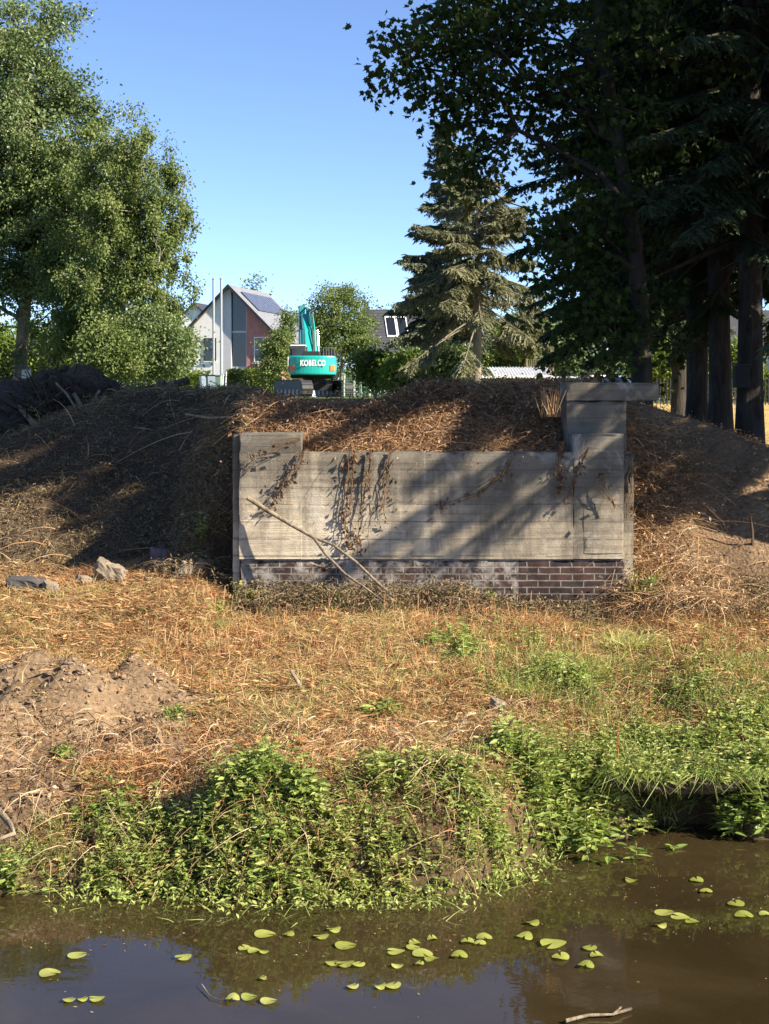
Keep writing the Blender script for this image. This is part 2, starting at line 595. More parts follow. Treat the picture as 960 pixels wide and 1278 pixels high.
M['shrub_leaf'] = leafmat('shrub_leaf', [(.06, .10, .02), (.11, .16, .03), (.19, .22, .045)], .33, .5, .3)
M['bright_leaf'] = leafmat('bright_leaf', [(.08, .14, .02), (.14, .21, .03), (.22, .27, .05)], .35, .45, .4)
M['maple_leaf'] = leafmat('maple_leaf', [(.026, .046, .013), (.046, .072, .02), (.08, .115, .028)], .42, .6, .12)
M['spruce_needle'] = leafmat('spruce_needle', [(.026, .044, .022), (.045, .070, .033), (.075, .10, .048)], .1, .6, .2)
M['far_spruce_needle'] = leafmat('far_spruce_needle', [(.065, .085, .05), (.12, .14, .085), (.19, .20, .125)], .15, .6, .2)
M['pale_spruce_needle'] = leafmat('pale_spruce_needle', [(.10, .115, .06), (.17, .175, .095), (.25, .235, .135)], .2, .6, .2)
M['weed_leaf'] = leafmat('weed_leaf', [(.11, .185, .036), (.22, .30, .068), (.35, .40, .115), (.48, .45, .17)], .33, .45, .35)
M['weed_stem'] = leafmat('weed_stem', [(.10, .14, .03), (.20, .16, .06), (.26, .10, .05)], 0, .6, .3)
M['dry'] = leafmat('dry_litter', [(.16, .070, .031), (.34, .162, .068), (.44, .248, .112), (.49, .35, .185), (.40, .325, .14), (.21, .27, .065)], .2, .7, .2)
M['bramble'] = leafmat('dead_bramble', [(.09, .05, .028), (.22, .115, .055), (.36, .21, .10), (.46, .33, .19), (.50, .42, .30)], .15, .7, .2)
M['vine_leaf'] = leafmat('dead_vine_leaf', [(.07, .042, .025), (.14, .085, .048), (.24, .16, .09)], .1, .8, .1)
M['heap_litter'] = leafmat('dead_heap_litter', [(.08, .046, .027), (.19, .105, .056), (.32, .185, .095), (.42, .30, .18)], .1, .75, .15)
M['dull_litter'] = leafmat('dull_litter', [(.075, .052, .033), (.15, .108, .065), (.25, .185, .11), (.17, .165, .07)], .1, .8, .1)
M['red_stalk'] = leafmat('red_stalk', [(.20, .07, .03), (.36, .17, .075), (.42, .28, .14)], 0, .6, .3)
M['pad'] = leafmat('lily_pad', [(.18, .16, .05), (.25, .28, .055), (.34, .37, .085), (.42, .41, .14)], .25, .35, .45)
M['sunk_pad'] = leafmat('sunken_pad', [(.12, .10, .02), (.20, .17, .03)], 0, .6, .2)
M['rubble'] = flat('rubble_concrete', (.19, .155, .11), .95, var=.5, scale=9, bmp=.7)
M['rubble_dark'] = flat('dark_slab', (.055, .052, .05), .9, var=.4, scale=8, bmp=.6)
M['rubble_brick'] = flat('purple_brick', (.17, .11, .11), .9, var=.35, scale=12, bmp=.5)
M['flower'] = flat('pink_petals', (.60, .24, .38), .6, var=.2)
M['soil_lump'] = flat('clod', (.20, .14, .09), .97, var=.3, scale=14, bmp=.7)


# ------------------------------------------------------------------ ground
def bank_y(x):
    x = np.asarray(x, dtype=np.float64)
    return 9.02 + 1.15 * ss(.35, 1.5, x) + .34 * ss(1.62, 1.78, x) * (1 - ss(2.3, 2.5, x)) + .16 * (vn(x, x * 0, 1.3, 3) - .5) - .12 * ss(-2.0, -2.6, x)


def soil_mask(x, y):
    q = ((x + 3.05) / 1.75) ** 2 + ((y - 10.95) / 1.15) ** 2 + (fbm(x, y, 2.2, 41) - .5) * .9
    q2 = ((x + 2.95) / 1.0) ** 2 + ((y - 10.0) / 1.05) ** 2 + (fbm(x, y, 2.6, 43) - .5) * 1.0
    return 1 - ss(.75, 1.05, np.minimum(q, q2 + .1))


def front_y(x):
    """where the cutting's slope starts"""
    x = np.asarray(x, dtype=np.float64)
    wob = (vn(x, x * 0, .9, 8) - .5) * .5
    left = 16.2 + wob - .4 * ss(-2.9, -1.5, x)
    return np.where(x < -1.3, left, 14.85 + wob * .3)


def height(x, y):
    x = np.asarray(x, dtype=np.float64); y = np.asarray(y, dtype=np.float64)
    s = y - bank_y(x)
    lo = np.interp(s, [-3, -1.2, 0, .35, .95, 2.2], [-.55, -.45, 0, .2, .46, .68])
    lo2 = np.interp(s, [-3, -1.2, 0, .22, .55, 2.2], [-.55, -.45, 0, .36, .60, .70])
    kl = ss(-1.35, -.85, x)
    lo = lo * (1 - kl) + lo2 * kl
    hi = np.interp(s, [-3, -1.0, -.06, .12, .9, 2.2], [-.55, -.42, -.05, .36, .52, .72])
    k = ss(.8, 1.6, x)
    z = lo * (1 - k) + hi * k + .23 * ss(2.0, 5.4, s)
    z = z + (fbm(x, y, 1.1, 5, 3) - .5) * .16 * ss(.2, 1.2, s) + .27 * ss(12.6, 15.0, y) * ss(-1.3, -2.0, x)
    # loose earth heap on the left
    z = z + .26 * np.exp(-((x + 2.2) / .75) ** 2 - ((y - 11.25) / .62) ** 2) + .26 * np.exp(-((x + 3.4) / .8) ** 2 - ((y - 10.9) / .8) ** 2)
    sm = soil_mask(x, y)
    z = z + sm * ((fbm(x, y, 2.6, 13, 5) - .5) * .42 - .10 * ss(.62, .75, vn(x, y, 3.1, 78)) + (vn(x, y, 11, 77) - .5) * .05)
    z = z + (fbm(x, y, 6, 21, 3) - .5) * .05 * ss(0.1, 1, s)
    # near bank under the camera
    z = np.where(y < 3.6, np.interp(y, [-50, 1.6, 2.9, 3.6], [1.45, 1.4, .1, -.5]), z)
    # the higher ground behind
    T = 3.10 - .23 * ss(-1.9, -1.3, x) * (1 - ss(-.1, .5, x)) + .0 * ss(-.1, .5, x) + (fbm(x, y, .9, 31, 3) - .5) * .12
    T = T - np.clip(-3.5 - x, 0, 2.2) * .48 - np.clip(x - 2.6, 0, 2.2) * .34
    T = T + (2.88 - T) * ss(24, 34, y) * (1 - .0)
    f = front_y(x)
    slope = np.where(x < 0, .56, .80)
    rough = (fbm(x, y, 1.7, 55, 4) - .5) * .30 + (fbm(x, y, 7, 57, 3) - .5) * .10
    rough = rough * np.where(x > 2.5, .55, 1.0)
    side = z + slope * (y - f) + rough * ss(f, f + .6, y)
    mid = 2.40 + .46 * (y - 14.97)
    wc = ss(-1.52, -1.40, x) * (1 - ss(2.30, 2.46, x))
    # the fill leans against the left flank of the wall
    flank = ss(-2.5, -1.5, x) * (x < -1.2) * 1.1 * ss(15.2, 16.4, y)
    side = side + flank
    up_ = np.where(y > f, side, z)
    up_ = np.where((wc > .5) & (y > 14.97), np.maximum(mid, z), up_)
    up_ = np.where((wc > .5) & (y <= 14.97), z, up_)
    up_ = np.minimum(up_, np.maximum(T, z))
    far_r = ss(3.4, 6.0, x) * ss(18, 24, y)
    up_ = up_ - far_r * .28 * (1 - ss(26, 36, y))
    und = (fbm(x, y, .06, 91, 3) - .5) * .5 * ss(40, 90, y)
    bed = .24 * ss(45, 58, y) * (1 - ss(90, 110, y)) * ss(-14, -9, x) * (1 - ss(1, 6, x))      # the old track bed
    return up_ + und * 0.5 + bed


def axis_lines(a, b, step, lo, hi, growth=1.22):
    mid = np.arange(a, b + 1e-6, step)
    up_, s, v = [], step, b
    while v < hi:
        s *= growth; v += s; up_.append(v)
    dn, s, v = [], step, a
    while v > lo:
        s *= growth; v -= s; dn.append(v)
    return np.array(dn[::-1] + list(mid) + up_)


gx = axis_lines(-5.2, 5.6, .045, -900, 900)
gy = axis_lines(8.3, 21.5, .045, -300, 1600, 1.10)
GX, GY = np.meshgrid(gx, gy)
GZ = height(GX, GY)


def slope_soil(x, y):
    return ss(2.75, 3.1, x + (fbm(x, y, 1.6, 61) - .5) * .5) * ss(14.7, 15.4, y) * (1 - ss(19, 22, y))


def ground_colour(x, y):
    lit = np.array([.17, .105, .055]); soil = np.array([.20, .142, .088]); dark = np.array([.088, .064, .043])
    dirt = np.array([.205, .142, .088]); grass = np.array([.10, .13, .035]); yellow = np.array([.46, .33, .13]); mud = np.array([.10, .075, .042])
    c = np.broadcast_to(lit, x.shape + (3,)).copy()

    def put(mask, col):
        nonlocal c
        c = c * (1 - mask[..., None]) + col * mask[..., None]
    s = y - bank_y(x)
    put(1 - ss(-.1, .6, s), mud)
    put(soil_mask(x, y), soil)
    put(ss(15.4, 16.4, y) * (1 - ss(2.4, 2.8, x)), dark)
    put(slope_soil(x, y), dirt)
    put(ss(21, 27, y), grass)
    put(ss(25, 27, y) * (1 - ss(60, 66, y)) * ss(4.2, 6, x), yellow)
    return c


gm = MB()
nx_, ny_ = len(gx), len(gy)
ii = np.arange(nx_ * ny_).reshape(ny_, nx_)
gm.add(np.stack([GX, GY, GZ], -1).reshape(-1, 3),
       np.stack([ii[:-1, :-1], ii[:-1, 1:], ii[1:, 1:], ii[1:, :-1]], -1).reshape(-1, 4))
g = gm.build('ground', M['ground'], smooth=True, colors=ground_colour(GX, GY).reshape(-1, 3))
tag(g, 'bare soil and litter covered ground rising from the river to the embankment', 'ground', kind='structure')

wm = MB()
wm.add([(-400, 1.2, 0), (400, 1.2, 0), (400, 12.5, 0), (-400, 12.5, 0)], [(0, 1, 2, 3)])
wt = wm.build('water', M['water'])
tag(wt, 'still brown river water reflecting bank plants and blue sky', 'water', kind='structure')


def hz(x, y):
    return height(np.asarray(x, dtype=np.float64), np.asarray(y, dtype=np.float64))


def h1(x, y):
    return float(height(np.array([x]), np.array([y]))[0])


# ------------------------------------------------------------------ the concrete abutment
Z0 = .55
ab = thing('bridge_abutment', 'old board-marked concrete bridge abutment on a brick plinth', 'abutment', (0, 14.8, 0))


def rough_slab(name, x0, x1, y0, y1, z0, z1, mat, seed, top_amp=.02, edge=.012, parent=ab, step=.05, flush=''):
    """a block whose front face and top edge are slightly worn: gridded and displaced"""
    nx = max(3, int((x1 - x0) / step)); nz = max(3, int((z1 - z0) / step)); ny = max(3, int((y1 - y0) / step))
    bm = bmesh.new()

    def gridface(o, u, v, nu, nv):
        vs = [[bm.verts.new(o + u * (i / nu) + v * (j / nv)) for i in range(nu + 1)] for j in range(nv + 1)]
        for j in range(nv):
            for i in range(nu):
                bm.faces.new((vs[j][i], vs[j][i + 1], vs[j + 1][i + 1], vs[j + 1][i]))
    X = Vector((x1 - x0, 0, 0)); Y = Vector((0, y1 - y0, 0)); Z = Vector((0, 0, z1 - z0)); o = Vector((x0, y0, z0))
    gridface(o, X, Z, nx, nz); gridface(o + X, Y, Z, ny, nz); gridface(o + Y + X, -X, Z, nx, nz)
    gridface(o + Y, -Y, Z, ny, nz); gridface(o + Z, X, Y, nx, ny); gridface(o + Y, X, -Y, nx, ny)
    bmesh.ops.remove_doubles(bm, verts=bm.verts[:], dist=1e-4)
    cx, cy, cz = (x0 + x1) / 2, (y0 + y1) / 2, (z0 + z1) / 2
    for v in bm.verts:
        x, y, z = v.co
        n1 = float(fbm(x + y * .7, z + y * .3, 3.0, seed, 3)) - .5
        n2 = float(vn(x + y, z, 9.0, seed + 5)) - .5
        ex = (abs(x - x0) < 1e-3 and 'l' not in flush) or (abs(x - x1) < 1e-3 and 'r' not in flush)
        ey = abs(y - y0) < 1e-3
        ez = abs(z - z1) < 1e-3
        d = Vector((0, 0, 0))
        if ey: d.y += n1 * edge + n2 * edge * .5
        if ex: d.x += n2 * edge
        if ez: d.z += (n1 + n2) * top_amp
        if ez: d.z -= .05 * max(0, n2 - .12) + .06 * max(0, n1 - .05)
        if ez and ey: d.y += .004 + .07 * max(0, n2); d.z -= .004 + .07 * max(0, n1)
        if ex and ey: d.y += .004 + .03 * max(0, n1); d.x += (.006 if x < cx else -.006) * (1 + 4 * max(0, n2))
        v.co += d
    me = bpy.data.meshes.new(name); bm.to_mesh(me); bm.free()
    me.materials.append(mat)
    for p in me.polygons: p.use_smooth = True
    me.set_sharp_from_angle(angle=R(38))
    ob = bpy.data.objects.new(name, me); COL.objects.link(ob); ob.parent = parent
    return ob


ZB = 1.415
rough_slab('concrete_wall', -.835, 1.885, .014, .60, ZB, 2.485, M['concrete'], 1, .03, flush='lr')
rough_slab('pier', -1.455, -.832, 0, 1.9, ZB + .003, 2.675, M['concrete'], 2, .02, flush='r')
rough_slab('pier', 1.882, 2.40, .012, .62, ZB + .003, 2.675, M['concrete'], 3, .02)
rough_slab('pier', -1.53, -1.452, .11, 1.9, .7, 2.655, M['concrete'], 12, .02)
rough_slab('repair_slab', 1.985, 2.385, .004, .05, ZB + .06, 2.07, M['concrete'], 9, .008, .004)
rough_slab('upstand', 1.855, 2.47, .30, .78, .7, 3.005, M['concrete'], 4, .015)
rough_slab('upstand', 2.402, 2.52, .16, .70, .7, 2.45, M['concrete'], 14, .015)
rough_slab('capping_stone', 1.85, 2.80, .285, .80, 3.002, 3.185, M['concrete'], 5, .015)
rough_slab('brick_plinth', -1.44, 2.385, .03, .60, Z0, ZB, M['brick'], 6, .01, .016)


# ------------------------------------------------------------------ trees
def curve_pts(p0, p1, sag=0.0, n=6, wob=.05):
    p0 = np.asarray(p0, float); p1 = np.asarray(p1, float)
    t = np.linspace(0, 1, n)[:, None]
    L = np.linalg.norm(p1 - p0)
    pts = p0 + (p1 - p0) * t
    pts[:, 2] += sag * L * (4 * t * (1 - t))[:, 0]
    pts[1:-1] += RNG.normal(size=(n - 2, 3)) * wob * L
    return pts


def leafy_tree(name, label, cat, base, trunk, r0, ells, ncl, per, clr, leaf, leaf_mat, bark_mat, nlimb=9, hang=0.0, tmpl=LEAF_Q,
               flatz=.65, up=.5, group=None, shell=2.4, limb_r=.45, low=.25, twig=.012):
    """tapered trunk with limbs; crown of leaf clumps spread through the given ellipsoids, each clump carried by a twig"""
    root = thing(name, label, cat, base, 0, group)
    b = np.array(base, float)
    tr = np.array(trunk, float) - b
    wood = MB()
    H = tr[-1, 2]
    wood.tube(np.vstack([[0, 0, -.4], tr]) if abs(tr[0, 2]) < .01 else tr, np.interp(np.linspace(0, 1, len(tr) + (1 if abs(tr[0, 2]) < .01 else 0)), [0, .12, 1], [r0 * 1.35, r0, r0 * .3]), 9, rough=.08)
    cs = []
    wts = np.array([e[6] if len(e) > 6 else e[3] * e[4] * e[5] for e in ells]); wts = wts / wts.sum()
    for e, wt_ in zip(ells, wts):
        k = max(1, int(round(ncl * wt_)))
        v = rdir(k) * (RNG.random(k) ** (1 / shell))[:, None]
        cs.append(np.array(e[:3]) - b + v * np.array(e[3:6]))
    cs = np.vstack(cs)
    mid = np.array([np.mean([e[0] for e in ells]) - b[0], np.mean([e[1] for e in ells]) - b[1], np.mean([e[2] for e in ells]) - b[2]])
    cs = mid + (cs - mid) * (.86 + .30 * RNG.random((len(cs), 1)))       # uneven outline
    nodes = [np.array([np.interp(f, np.linspace(0, 1, len(tr)), tr[:, i]) for i in range(3)]) for f in np.linspace(low, 1, 8)]
    nr = [r0 * (1 - .75 * f) for f in np.linspace(low, 1, 8)]
    trunk_nodes = np.array(nodes)
    pick = cs[RNG.choice(len(cs), min(nlimb, len(cs)), replace=False)]
    for p in pick:
        dxy = np.linalg.norm(p[:2] - trunk_nodes[:, :2], axis=1)
        j = int(np.argmin(np.abs(trunk_nodes[:, 2] - (p[2] - .55 * dxy))))
        pts = curve_pts(trunk_nodes[j], p * .97 + trunk_nodes[j] * .03, .06, 7, .03)
        ra = nr[j] * limb_r
        wood.tube(pts, np.linspace(ra, ra * .3, 7), 6, rough=.08)
        for q, f in zip(pts[2:], np.linspace(.7, .3, 5)):
            nodes.append(q); nr.append(ra * f)
    nodes = np.array(nodes); nr = np.array(nr)
    for c in cs:
        dd = np.linalg.norm(nodes - c, axis=1) + .6 * np.maximum(0, nodes[:, 2] - c[2])
        j = int(np.argmin(dd))
        rr = min(max(twig, nr[j] * .4), twig * 2.5)
        wood.tube(curve_pts(nodes[j], c, .05 - hang * .1, 5, .05), np.linspace(rr, twig * .5, 5), 4)
    wood.build('trunk', bark_mat, root, smooth=True)
    cr = MB()
    n = len(cs) * per
    ct = RNG.random(len(cs))
    cen = np.repeat(cs, per, 0)
    size = np.repeat(.6 + .8 * RNG.random(len(cs)), per)
    off = RNG.normal(size=(n, 3)) * clr * size[:, None]
    off[:, 2] *= flatz
    if hang:
        hd = np.abs(RNG.normal(size=n)) * hang * size
        off[:, 2] -= hd
        off[:, :2] *= np.exp(-hd / (hang * 1.8))[:, None]
    pos = cen + off
    u = unit(RNG.normal(size=(n, 3)) * .8 + unit(off) * .7 + np.array([0, 0, -.35 - hang * .8]))
    nn = unit(RNG.normal(size=(n, 3)) + np.array([.25, -.1, up]))
    Ls = leaf * (.65 + .7 * RNG.random(n))
    tint = np.clip(np.repeat(ct, per) * .55 + RNG.random(n) * .5 - .03, 0, 1)
    leaves(cr, pos, u, nn, Ls, Ls * (.62 if tmpl is LEAF_Q else .85), tint, tmpl)
    cr.build('crown', leaf_mat, root)
    return root


def spruce(name, label, cat, base, H, rt, zlow, Rmax, leaf_mat, bark_mat, dz=.30, per=5, tw=.11, tl=.030, group=None, fill=1.0, power=.8, droop=.35, dead_low=0, gap=.06, thin=None, tlen=1.0):
    """straight trunk, whorls of drooping branches, hanging twigs with short needle sprays"""
    root = thing(name, label, cat, base, RNG.random() * 6, group)
    wood, cr = MB(), MB()
    k = 14
    tz = np.linspace(-.4, H, k)
    wob = np.cumsum(RNG.normal(size=(k, 2)) * .015, 0)
    tp = np.column_stack([wob, tz])
    wood.tube(tp, np.interp(tz, [-.4, .3, H], [rt * 1.35, rt, .02]), 10, rough=.07)
    z = zlow
    TB, TD, TT = [], [], []
    while z < H - .15:
        f = (z - zlow) / (H - zlow)
        Lm = Rmax * (1 - f) ** power + .12
        for q in range(per):
            if RNG.random() > (thin[1] if thin and z < thin[0] else fill): continue
            L = Lm * (.5 + .65 * RNG.random())
            a = RNG.random() * 2 * PI
            zz = z + (RNG.random() - .5) * dz
            s = np.linspace(0, 1, 7)
            rise = (.25 * f - droop * (1 - f)) * L
            out = np.column_stack([np.cos(a) * s * L, np.sin(a) * s * L, zz + rise * s ** 1.3 + .10 * L * s ** 3])
            out[:, 0] += np.interp(zz, tz, tp[:, 0]); out[:, 1] += np.interp(zz, tz, tp[:, 1])
            wood.tube(out, np.linspace(max(.008, .013 * L), .004, 7), 4)
            m = max(4, int(L / gap))
            sv = np.linspace(.18 if z > zlow + dead_low else .6, 1.0, m)
            bp = np.column_stack([np.interp(sv, s, out[:, i]) for i in range(3)])
            tt = np.full(m, RNG.random())
            for sd in (-1, 1):
                lat = np.array([-np.sin(a), np.cos(a), 0]) * sd
                fw = np.array([np.cos(a), np.sin(a), 0])
                dv = unit(lat * .8 + fw * .6 + np.array([0, 0, -.35 - .75 * (1 - f) * droop / .35 * .7]) + RNG.normal(size=(m, 3)) * .22)
                ln = tlen * (.14 + .34 * RNG.random(m)) * (1.15 - .75 * sv) * min(1.5, .5 + L * .45)
                TB.append(bp); TD.append(dv * ln[:, None]); TT.append(tt)
        z += dz * (.8 + .4 * RNG.random())
    TB = np.vstack(TB); TD = np.vstack(TD); TT = np.concatenate(TT)
    wood.build('trunk', bark_mat, root, smooth=True)
    nt_ = len(TB)
    ln = np.linalg.norm(TD, axis=1)
    # twig shoots plus short side shoots
    leaves(cr, TB, TD / ln[:, None], rdir(nt_, .6), ln * 1.1, np.full(nt_, tl * 1.5), np.clip(TT * .5 + RNG.random(nt_) * .4, 0, 1))
    for rep in range(7):
        t = (rep + .3 + .5 * RNG.random(nt_)) / 7.4
        bp = TB + TD * t[:, None]
        sd = unit(np.cross(TD, np.array([0, 0, 1.0]))) * (1 if rep % 2 else -1)
        dv = unit(sd * .8 + TD / ln[:, None] * .8 + np.array([0, 0, -.25]) + RNG.normal(size=(nt_, 3)) * .35)
        l2 = tw * (.6 + .7 * RNG.random(nt_)) * (1.15 - .6 * t)
        leaves(cr, bp, dv, rdir(nt_, .5), l2, np.full(nt_, tl), np.clip(TT * .5 + RNG.random(nt_) * .5, 0, 1))
    cr.build('crown', leaf_mat, root)
    return root


def D(px, d): return (px - CXP) / FPX * d
def Zp(py, d): return EYE + (HORP - py) / FPX * d


# oak on the left
d = 50
ox = D(24, d); gz = h1(ox, d)
leafy_tree('oak_tree', 'tall oak at the left edge with a thick pale trunk', 'tree', (ox, d, gz),
           [(ox, d, gz), (ox + .05, d, gz + 1.5), (ox + .25, d, gz + 4), (ox + .5, d + .1, gz + 7.5), (ox + .3, d, gz + 12)], .30,
           [(D(30, d), d, Zp(90, d), 2.3, 2.6, 2.4), (D(50, d), d, Zp(190, d), 3.0, 3.0, 2.4), (D(20, d), d, Zp(270, d), 3.2, 3.2, 2.8),
            (D(75, d), d, Zp(290, d), 2.2, 2.6, 2.6), (D(5, d), d, Zp(370, d), 2.6, 2.4, 1.6), (D(-70, d), d + 1, Zp(220, d), 3.2, 3, 4.0),
            (D(28, d), d, Zp(38, d), 1.1, 1.2, 1.0), (D(105, d), d, Zp(330, d), 1.3, 1.5, 1.8), (D(88, d), d, Zp(120, d), 1.2, 1.5, 1.5), (D(5, d), d, Zp(60, d), 1.6, 1.6, 1.6)],
           560, 250, .28, .125, M['oak_leaf'], M['oak_bark'], 16, shell=2.0)
# birches right of it
d = 45
bx = D(150, d); gz = h1(bx, d)
leafy_tree('birch_tree', 'tall drooping birch right of the oak with slender grey trunk', 'tree', (bx, d, gz),
           [(bx, d, gz), (bx + .1, d, gz + 3), (bx + .3, d, gz + 5), (bx + .5, d, gz + 7.2)], .11,
           [(D(165, d), d, Zp(215, d), 1.35, 1.5, 1.75), (D(185, d), d, Zp(290, d), 1.5, 1.6, 1.9), (D(150, d), d, Zp(330, d), 1.7, 1.6, 1.9),
            (D(212, d), d, Zp(275, d), .75, 1.0, 1.7), (D(205, d), d, Zp(375, d), 1.0, 1.2, 1.6), (D(215, d), d, Zp(430, d), .75, 1.0, .9), (D(232, d), d, Zp(300, d), .32, .5, .9), (D(170, d), d, Zp(150, d), .6, .8, .5), (D(225, d), d, Zp(215, d), .35, .5, .6), (D(130, d), d, Zp(240, d), 1.2, 1.4, 1.7)],
           380, 160, .17, .09, M['birch_leaf'], M['birch_bark'], 14, hang=.22, shell=1.8)
d = 48
bx = D(95, d); gz = h1(bx, d)
leafy_tree('birch_tree', 'yellow-green birch half hidden between the oak and the drooping birch', 'tree', (bx, d, gz),
           [(bx, d, gz), (bx + .1, d, gz + 3), (bx + .2, d, gz + 6), (bx + .4, d, gz + 8)], .12,
           [(D(110, d), d, Zp(250, d), 1.5, 1.6, 2.2), (D(105, d), d, Zp(350, d), 1.7, 1.7, 2.2), (D(140, d), d, Zp(410, d), 1.4, 1.5, 1.5), (D(85, d), d, Zp(420, d), 1.3, 1.5, 1.3), (D(180, d), d - 1, Zp(420, d), 1.2, 1.3, 1.4)],
           340, 140, .19, .10, M['birch_leaf'], M['birch_bark'], 10, hang=.2, shell=1.8)


def bush(name, label, px, py_top, py_bot, wpx, d, mat, ncl, per, leaf, clr=.22, group=None, tmpl=LEAF_Q, cat='shrub', hang=0.0):
    x = D(px, d); gz = h1(x, d)
    zt = Zp(py_top, d); zb = max(gz, Zp(py_bot, d))
    rx = wpx / FPX * d / 2
    hz_ = (zt - zb) / 2
    return leafy_tree(name, label, cat, (x, d, gz), [(x, d, gz), (x + .05, d, gz + (zt - gz) * .3), (x, d, gz + (zt - gz) * .8)], .045 + .01 * rx,
                      [(x - rx * .35, d, zb + hz_ * .9, rx * .65, rx * .7, hz_ * .9), (x + rx * .35, d - .1, zb + hz_ * .8, rx * .62, rx * .7, hz_ * .8),
                       (x, d, zb + hz_ * 1.2, rx * .6, rx * .7, hz_ * .82)],
                      ncl, per, clr, leaf, mat, M['oak_bark'], 6, group=group, tmpl=tmpl, low=.1, hang=hang)


bush('hazel_bush', 'rounded bush under the drooping birch, left of the white house', 195, 385, 475, 120, 43, M['oak_leaf'], 120, 110, .10, .22)
bush('hazel_bush', 'yellowish bush behind the root pile, between two birch trunks', 140, 395, 478, 90, 42, M['birch_leaf'], 100, 110, .09, .2)
bush('hazel_bush', 'bright low bush behind the root pile at left', 70, 410, 490, 110, 56, M['bright_leaf'], 130, 110, .12, .25)
bush('hazel_bush', 'pale green bush at the far left edge under the oak', -5, 400, 520, 90, 57, M['bright_leaf'], 130, 110, .12, .25)
# middle trees and shrubs
d = 88
cx_ = D(425, d); gz = h1(cx_, d)
leafy_tree('willow_tree', 'broad pale green tree right behind the excavator', 'tree', (cx_, d, gz),
           [(cx_, d, gz), (cx_ + .1, d, gz + 2), (cx_, d, gz + 5.5)], .16,
           [(D(420, d), d, Zp(385, d), 1.6, 1.6, 1.5), (D(400, d), d, Zp(415, d), 1.2, 1.4, 1.4), (D(440, d), d, Zp(412, d), 1.3, 1.5, 1.5),
            (D(430, d), d, Zp(430, d), 2.4, 1.8, 1.5), (D(440, d), d, Zp(368, d), .9, .9, .8)],
           260, 100, .24, .13, M['birch_leaf'], M['oak_bark'], 10)
bush('elder_bush', 'pale bush between the brick gable and the excavator', 348, 405, 482, 44, 78, M['birch_leaf'], 90, 100, .12, .2)
bush('elder_bush', 'thin dark sapling in front of the grey house roof', 358, 370, 450, 20, 80, M['oak_leaf'], 40, 80, .12, .2)
bush('laurel_bush', 'glossy bright green shrub below the dark tiled roof', 512, 441, 486, 66, 46, M['bright_leaf'], 110, 90, .11, .2)
bush('laurel_bush', 'yellow-green shrub just right of the wire fence', 468, 436, 484, 50, 52, M['shrub_leaf'], 100, 90, .11, .2)
bush('laurel_bush', 'dark green shrub at the foot of the pale spruce trunk', 560, 430, 486, 44, 45, M['oak_leaf'], 90, 90, .10, .2)
bush('laurel_bush', 'light green shrub behind the white shed roof', 640, 395, 462, 110, 75, M['shrub_leaf'], 150, 100, .14, .28)
bush('laurel_bush', 'dull green shrub beside the white shed roof on its right', 705, 400, 470, 70, 72, M['oak_leaf'], 120, 100, .13, .28)
bush('laurel_bush', 'sunlit shrub seen between the dark trunks and the concrete cap', 832, 425, 492, 70, 58, M['bright_leaf'], 120, 100, .12, .25)
bush('laurel_bush', 'sunlit shrub seen between the two rightmost dark trunks', 918, 420, 478, 60, 62, M['bright_leaf'], 110, 100, .12, .25)
bush('laurel_bush', 'tall yellowish shrub far behind the row of dark trunks', 880, 400, 480, 110, 74, M['shrub_leaf'], 130, 100, .14, .3)
# far trees behind the roofs
for px, pt, wd, dd, lb in ((318, 352, 60, 190, 'far tree showing above the solar roof ridge'), (380, 385, 60, 170, 'far tree between the grey roof and the pale tree'),
                           (490, 372, 110, 180, 'far dark tree above the tiled roof'), (560, 400, 90, 165, 'far tree behind the spruces'),
                           (670, 380, 120, 160, 'far tree behind the white shed'), (800, 380, 160, 150, 'far tree behind the dark trunks'),
                           (940, 390, 140, 155, 'far tree at the right edge of the field'), (200, 400, 130, 175, 'far tree left of the white house'),
                           (60, 380, 180, 170, 'far tree behind the oak')):
    bush('distant_tree', lb, px, pt, 478, wd, dd, M['shrub_leaf'], 150, 70, .34, .7, cat='tree')

# spruces in the middle
d = 50
sx = D(560, d)
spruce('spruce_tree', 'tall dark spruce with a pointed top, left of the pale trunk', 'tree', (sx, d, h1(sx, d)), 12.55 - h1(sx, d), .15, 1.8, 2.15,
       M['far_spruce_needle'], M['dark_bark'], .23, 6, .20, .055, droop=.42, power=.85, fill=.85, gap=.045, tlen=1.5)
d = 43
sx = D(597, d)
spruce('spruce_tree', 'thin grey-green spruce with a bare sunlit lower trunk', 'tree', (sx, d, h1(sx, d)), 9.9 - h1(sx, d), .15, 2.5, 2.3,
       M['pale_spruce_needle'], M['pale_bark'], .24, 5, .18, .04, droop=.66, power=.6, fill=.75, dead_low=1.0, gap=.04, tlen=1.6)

# dark spruces on the right and, beyond the frame, those that shade the wall
grp = 'dark spruces in the row on the right'
proto = []
specs = [(869, 24.0, 17, .19, 3.1, 2.9, 'dark spruce with the leftmost bare trunk of the row at right'),
         (900, 22.6, 17, .18, 3.1, 2.8, 'dark spruce with the middle trunk of the row at right'),
         (938, 21.0, 17, .19, 3.0, 2.8, 'dark spruce with the rightmost trunk, carrying a dark box')]
for px, d, H, rt, zl, Rm, lb in specs:
    sx = D(px, d)
    proto.append(spruce('dark_spruce_tree', lb, 'tree', (sx, d, h1(sx, d) - .05), H, rt, zl, Rm, M['spruce_needle'], M['dark_bark'], .31, 6, .14, .040, grp, fill=.92, power=.55, droop=.52, dead_low=.6))


def again(src, x, y, rz, sc, lb, group=grp):
    o = copy_tree(src)
    o.location = (x, y, h1(x, y) - .05)
    o.rotation_euler = (0, 0, rz)
    o.scale = (sc, sc, sc)
    o['label'] = lb
    o['group'] = group
    return o


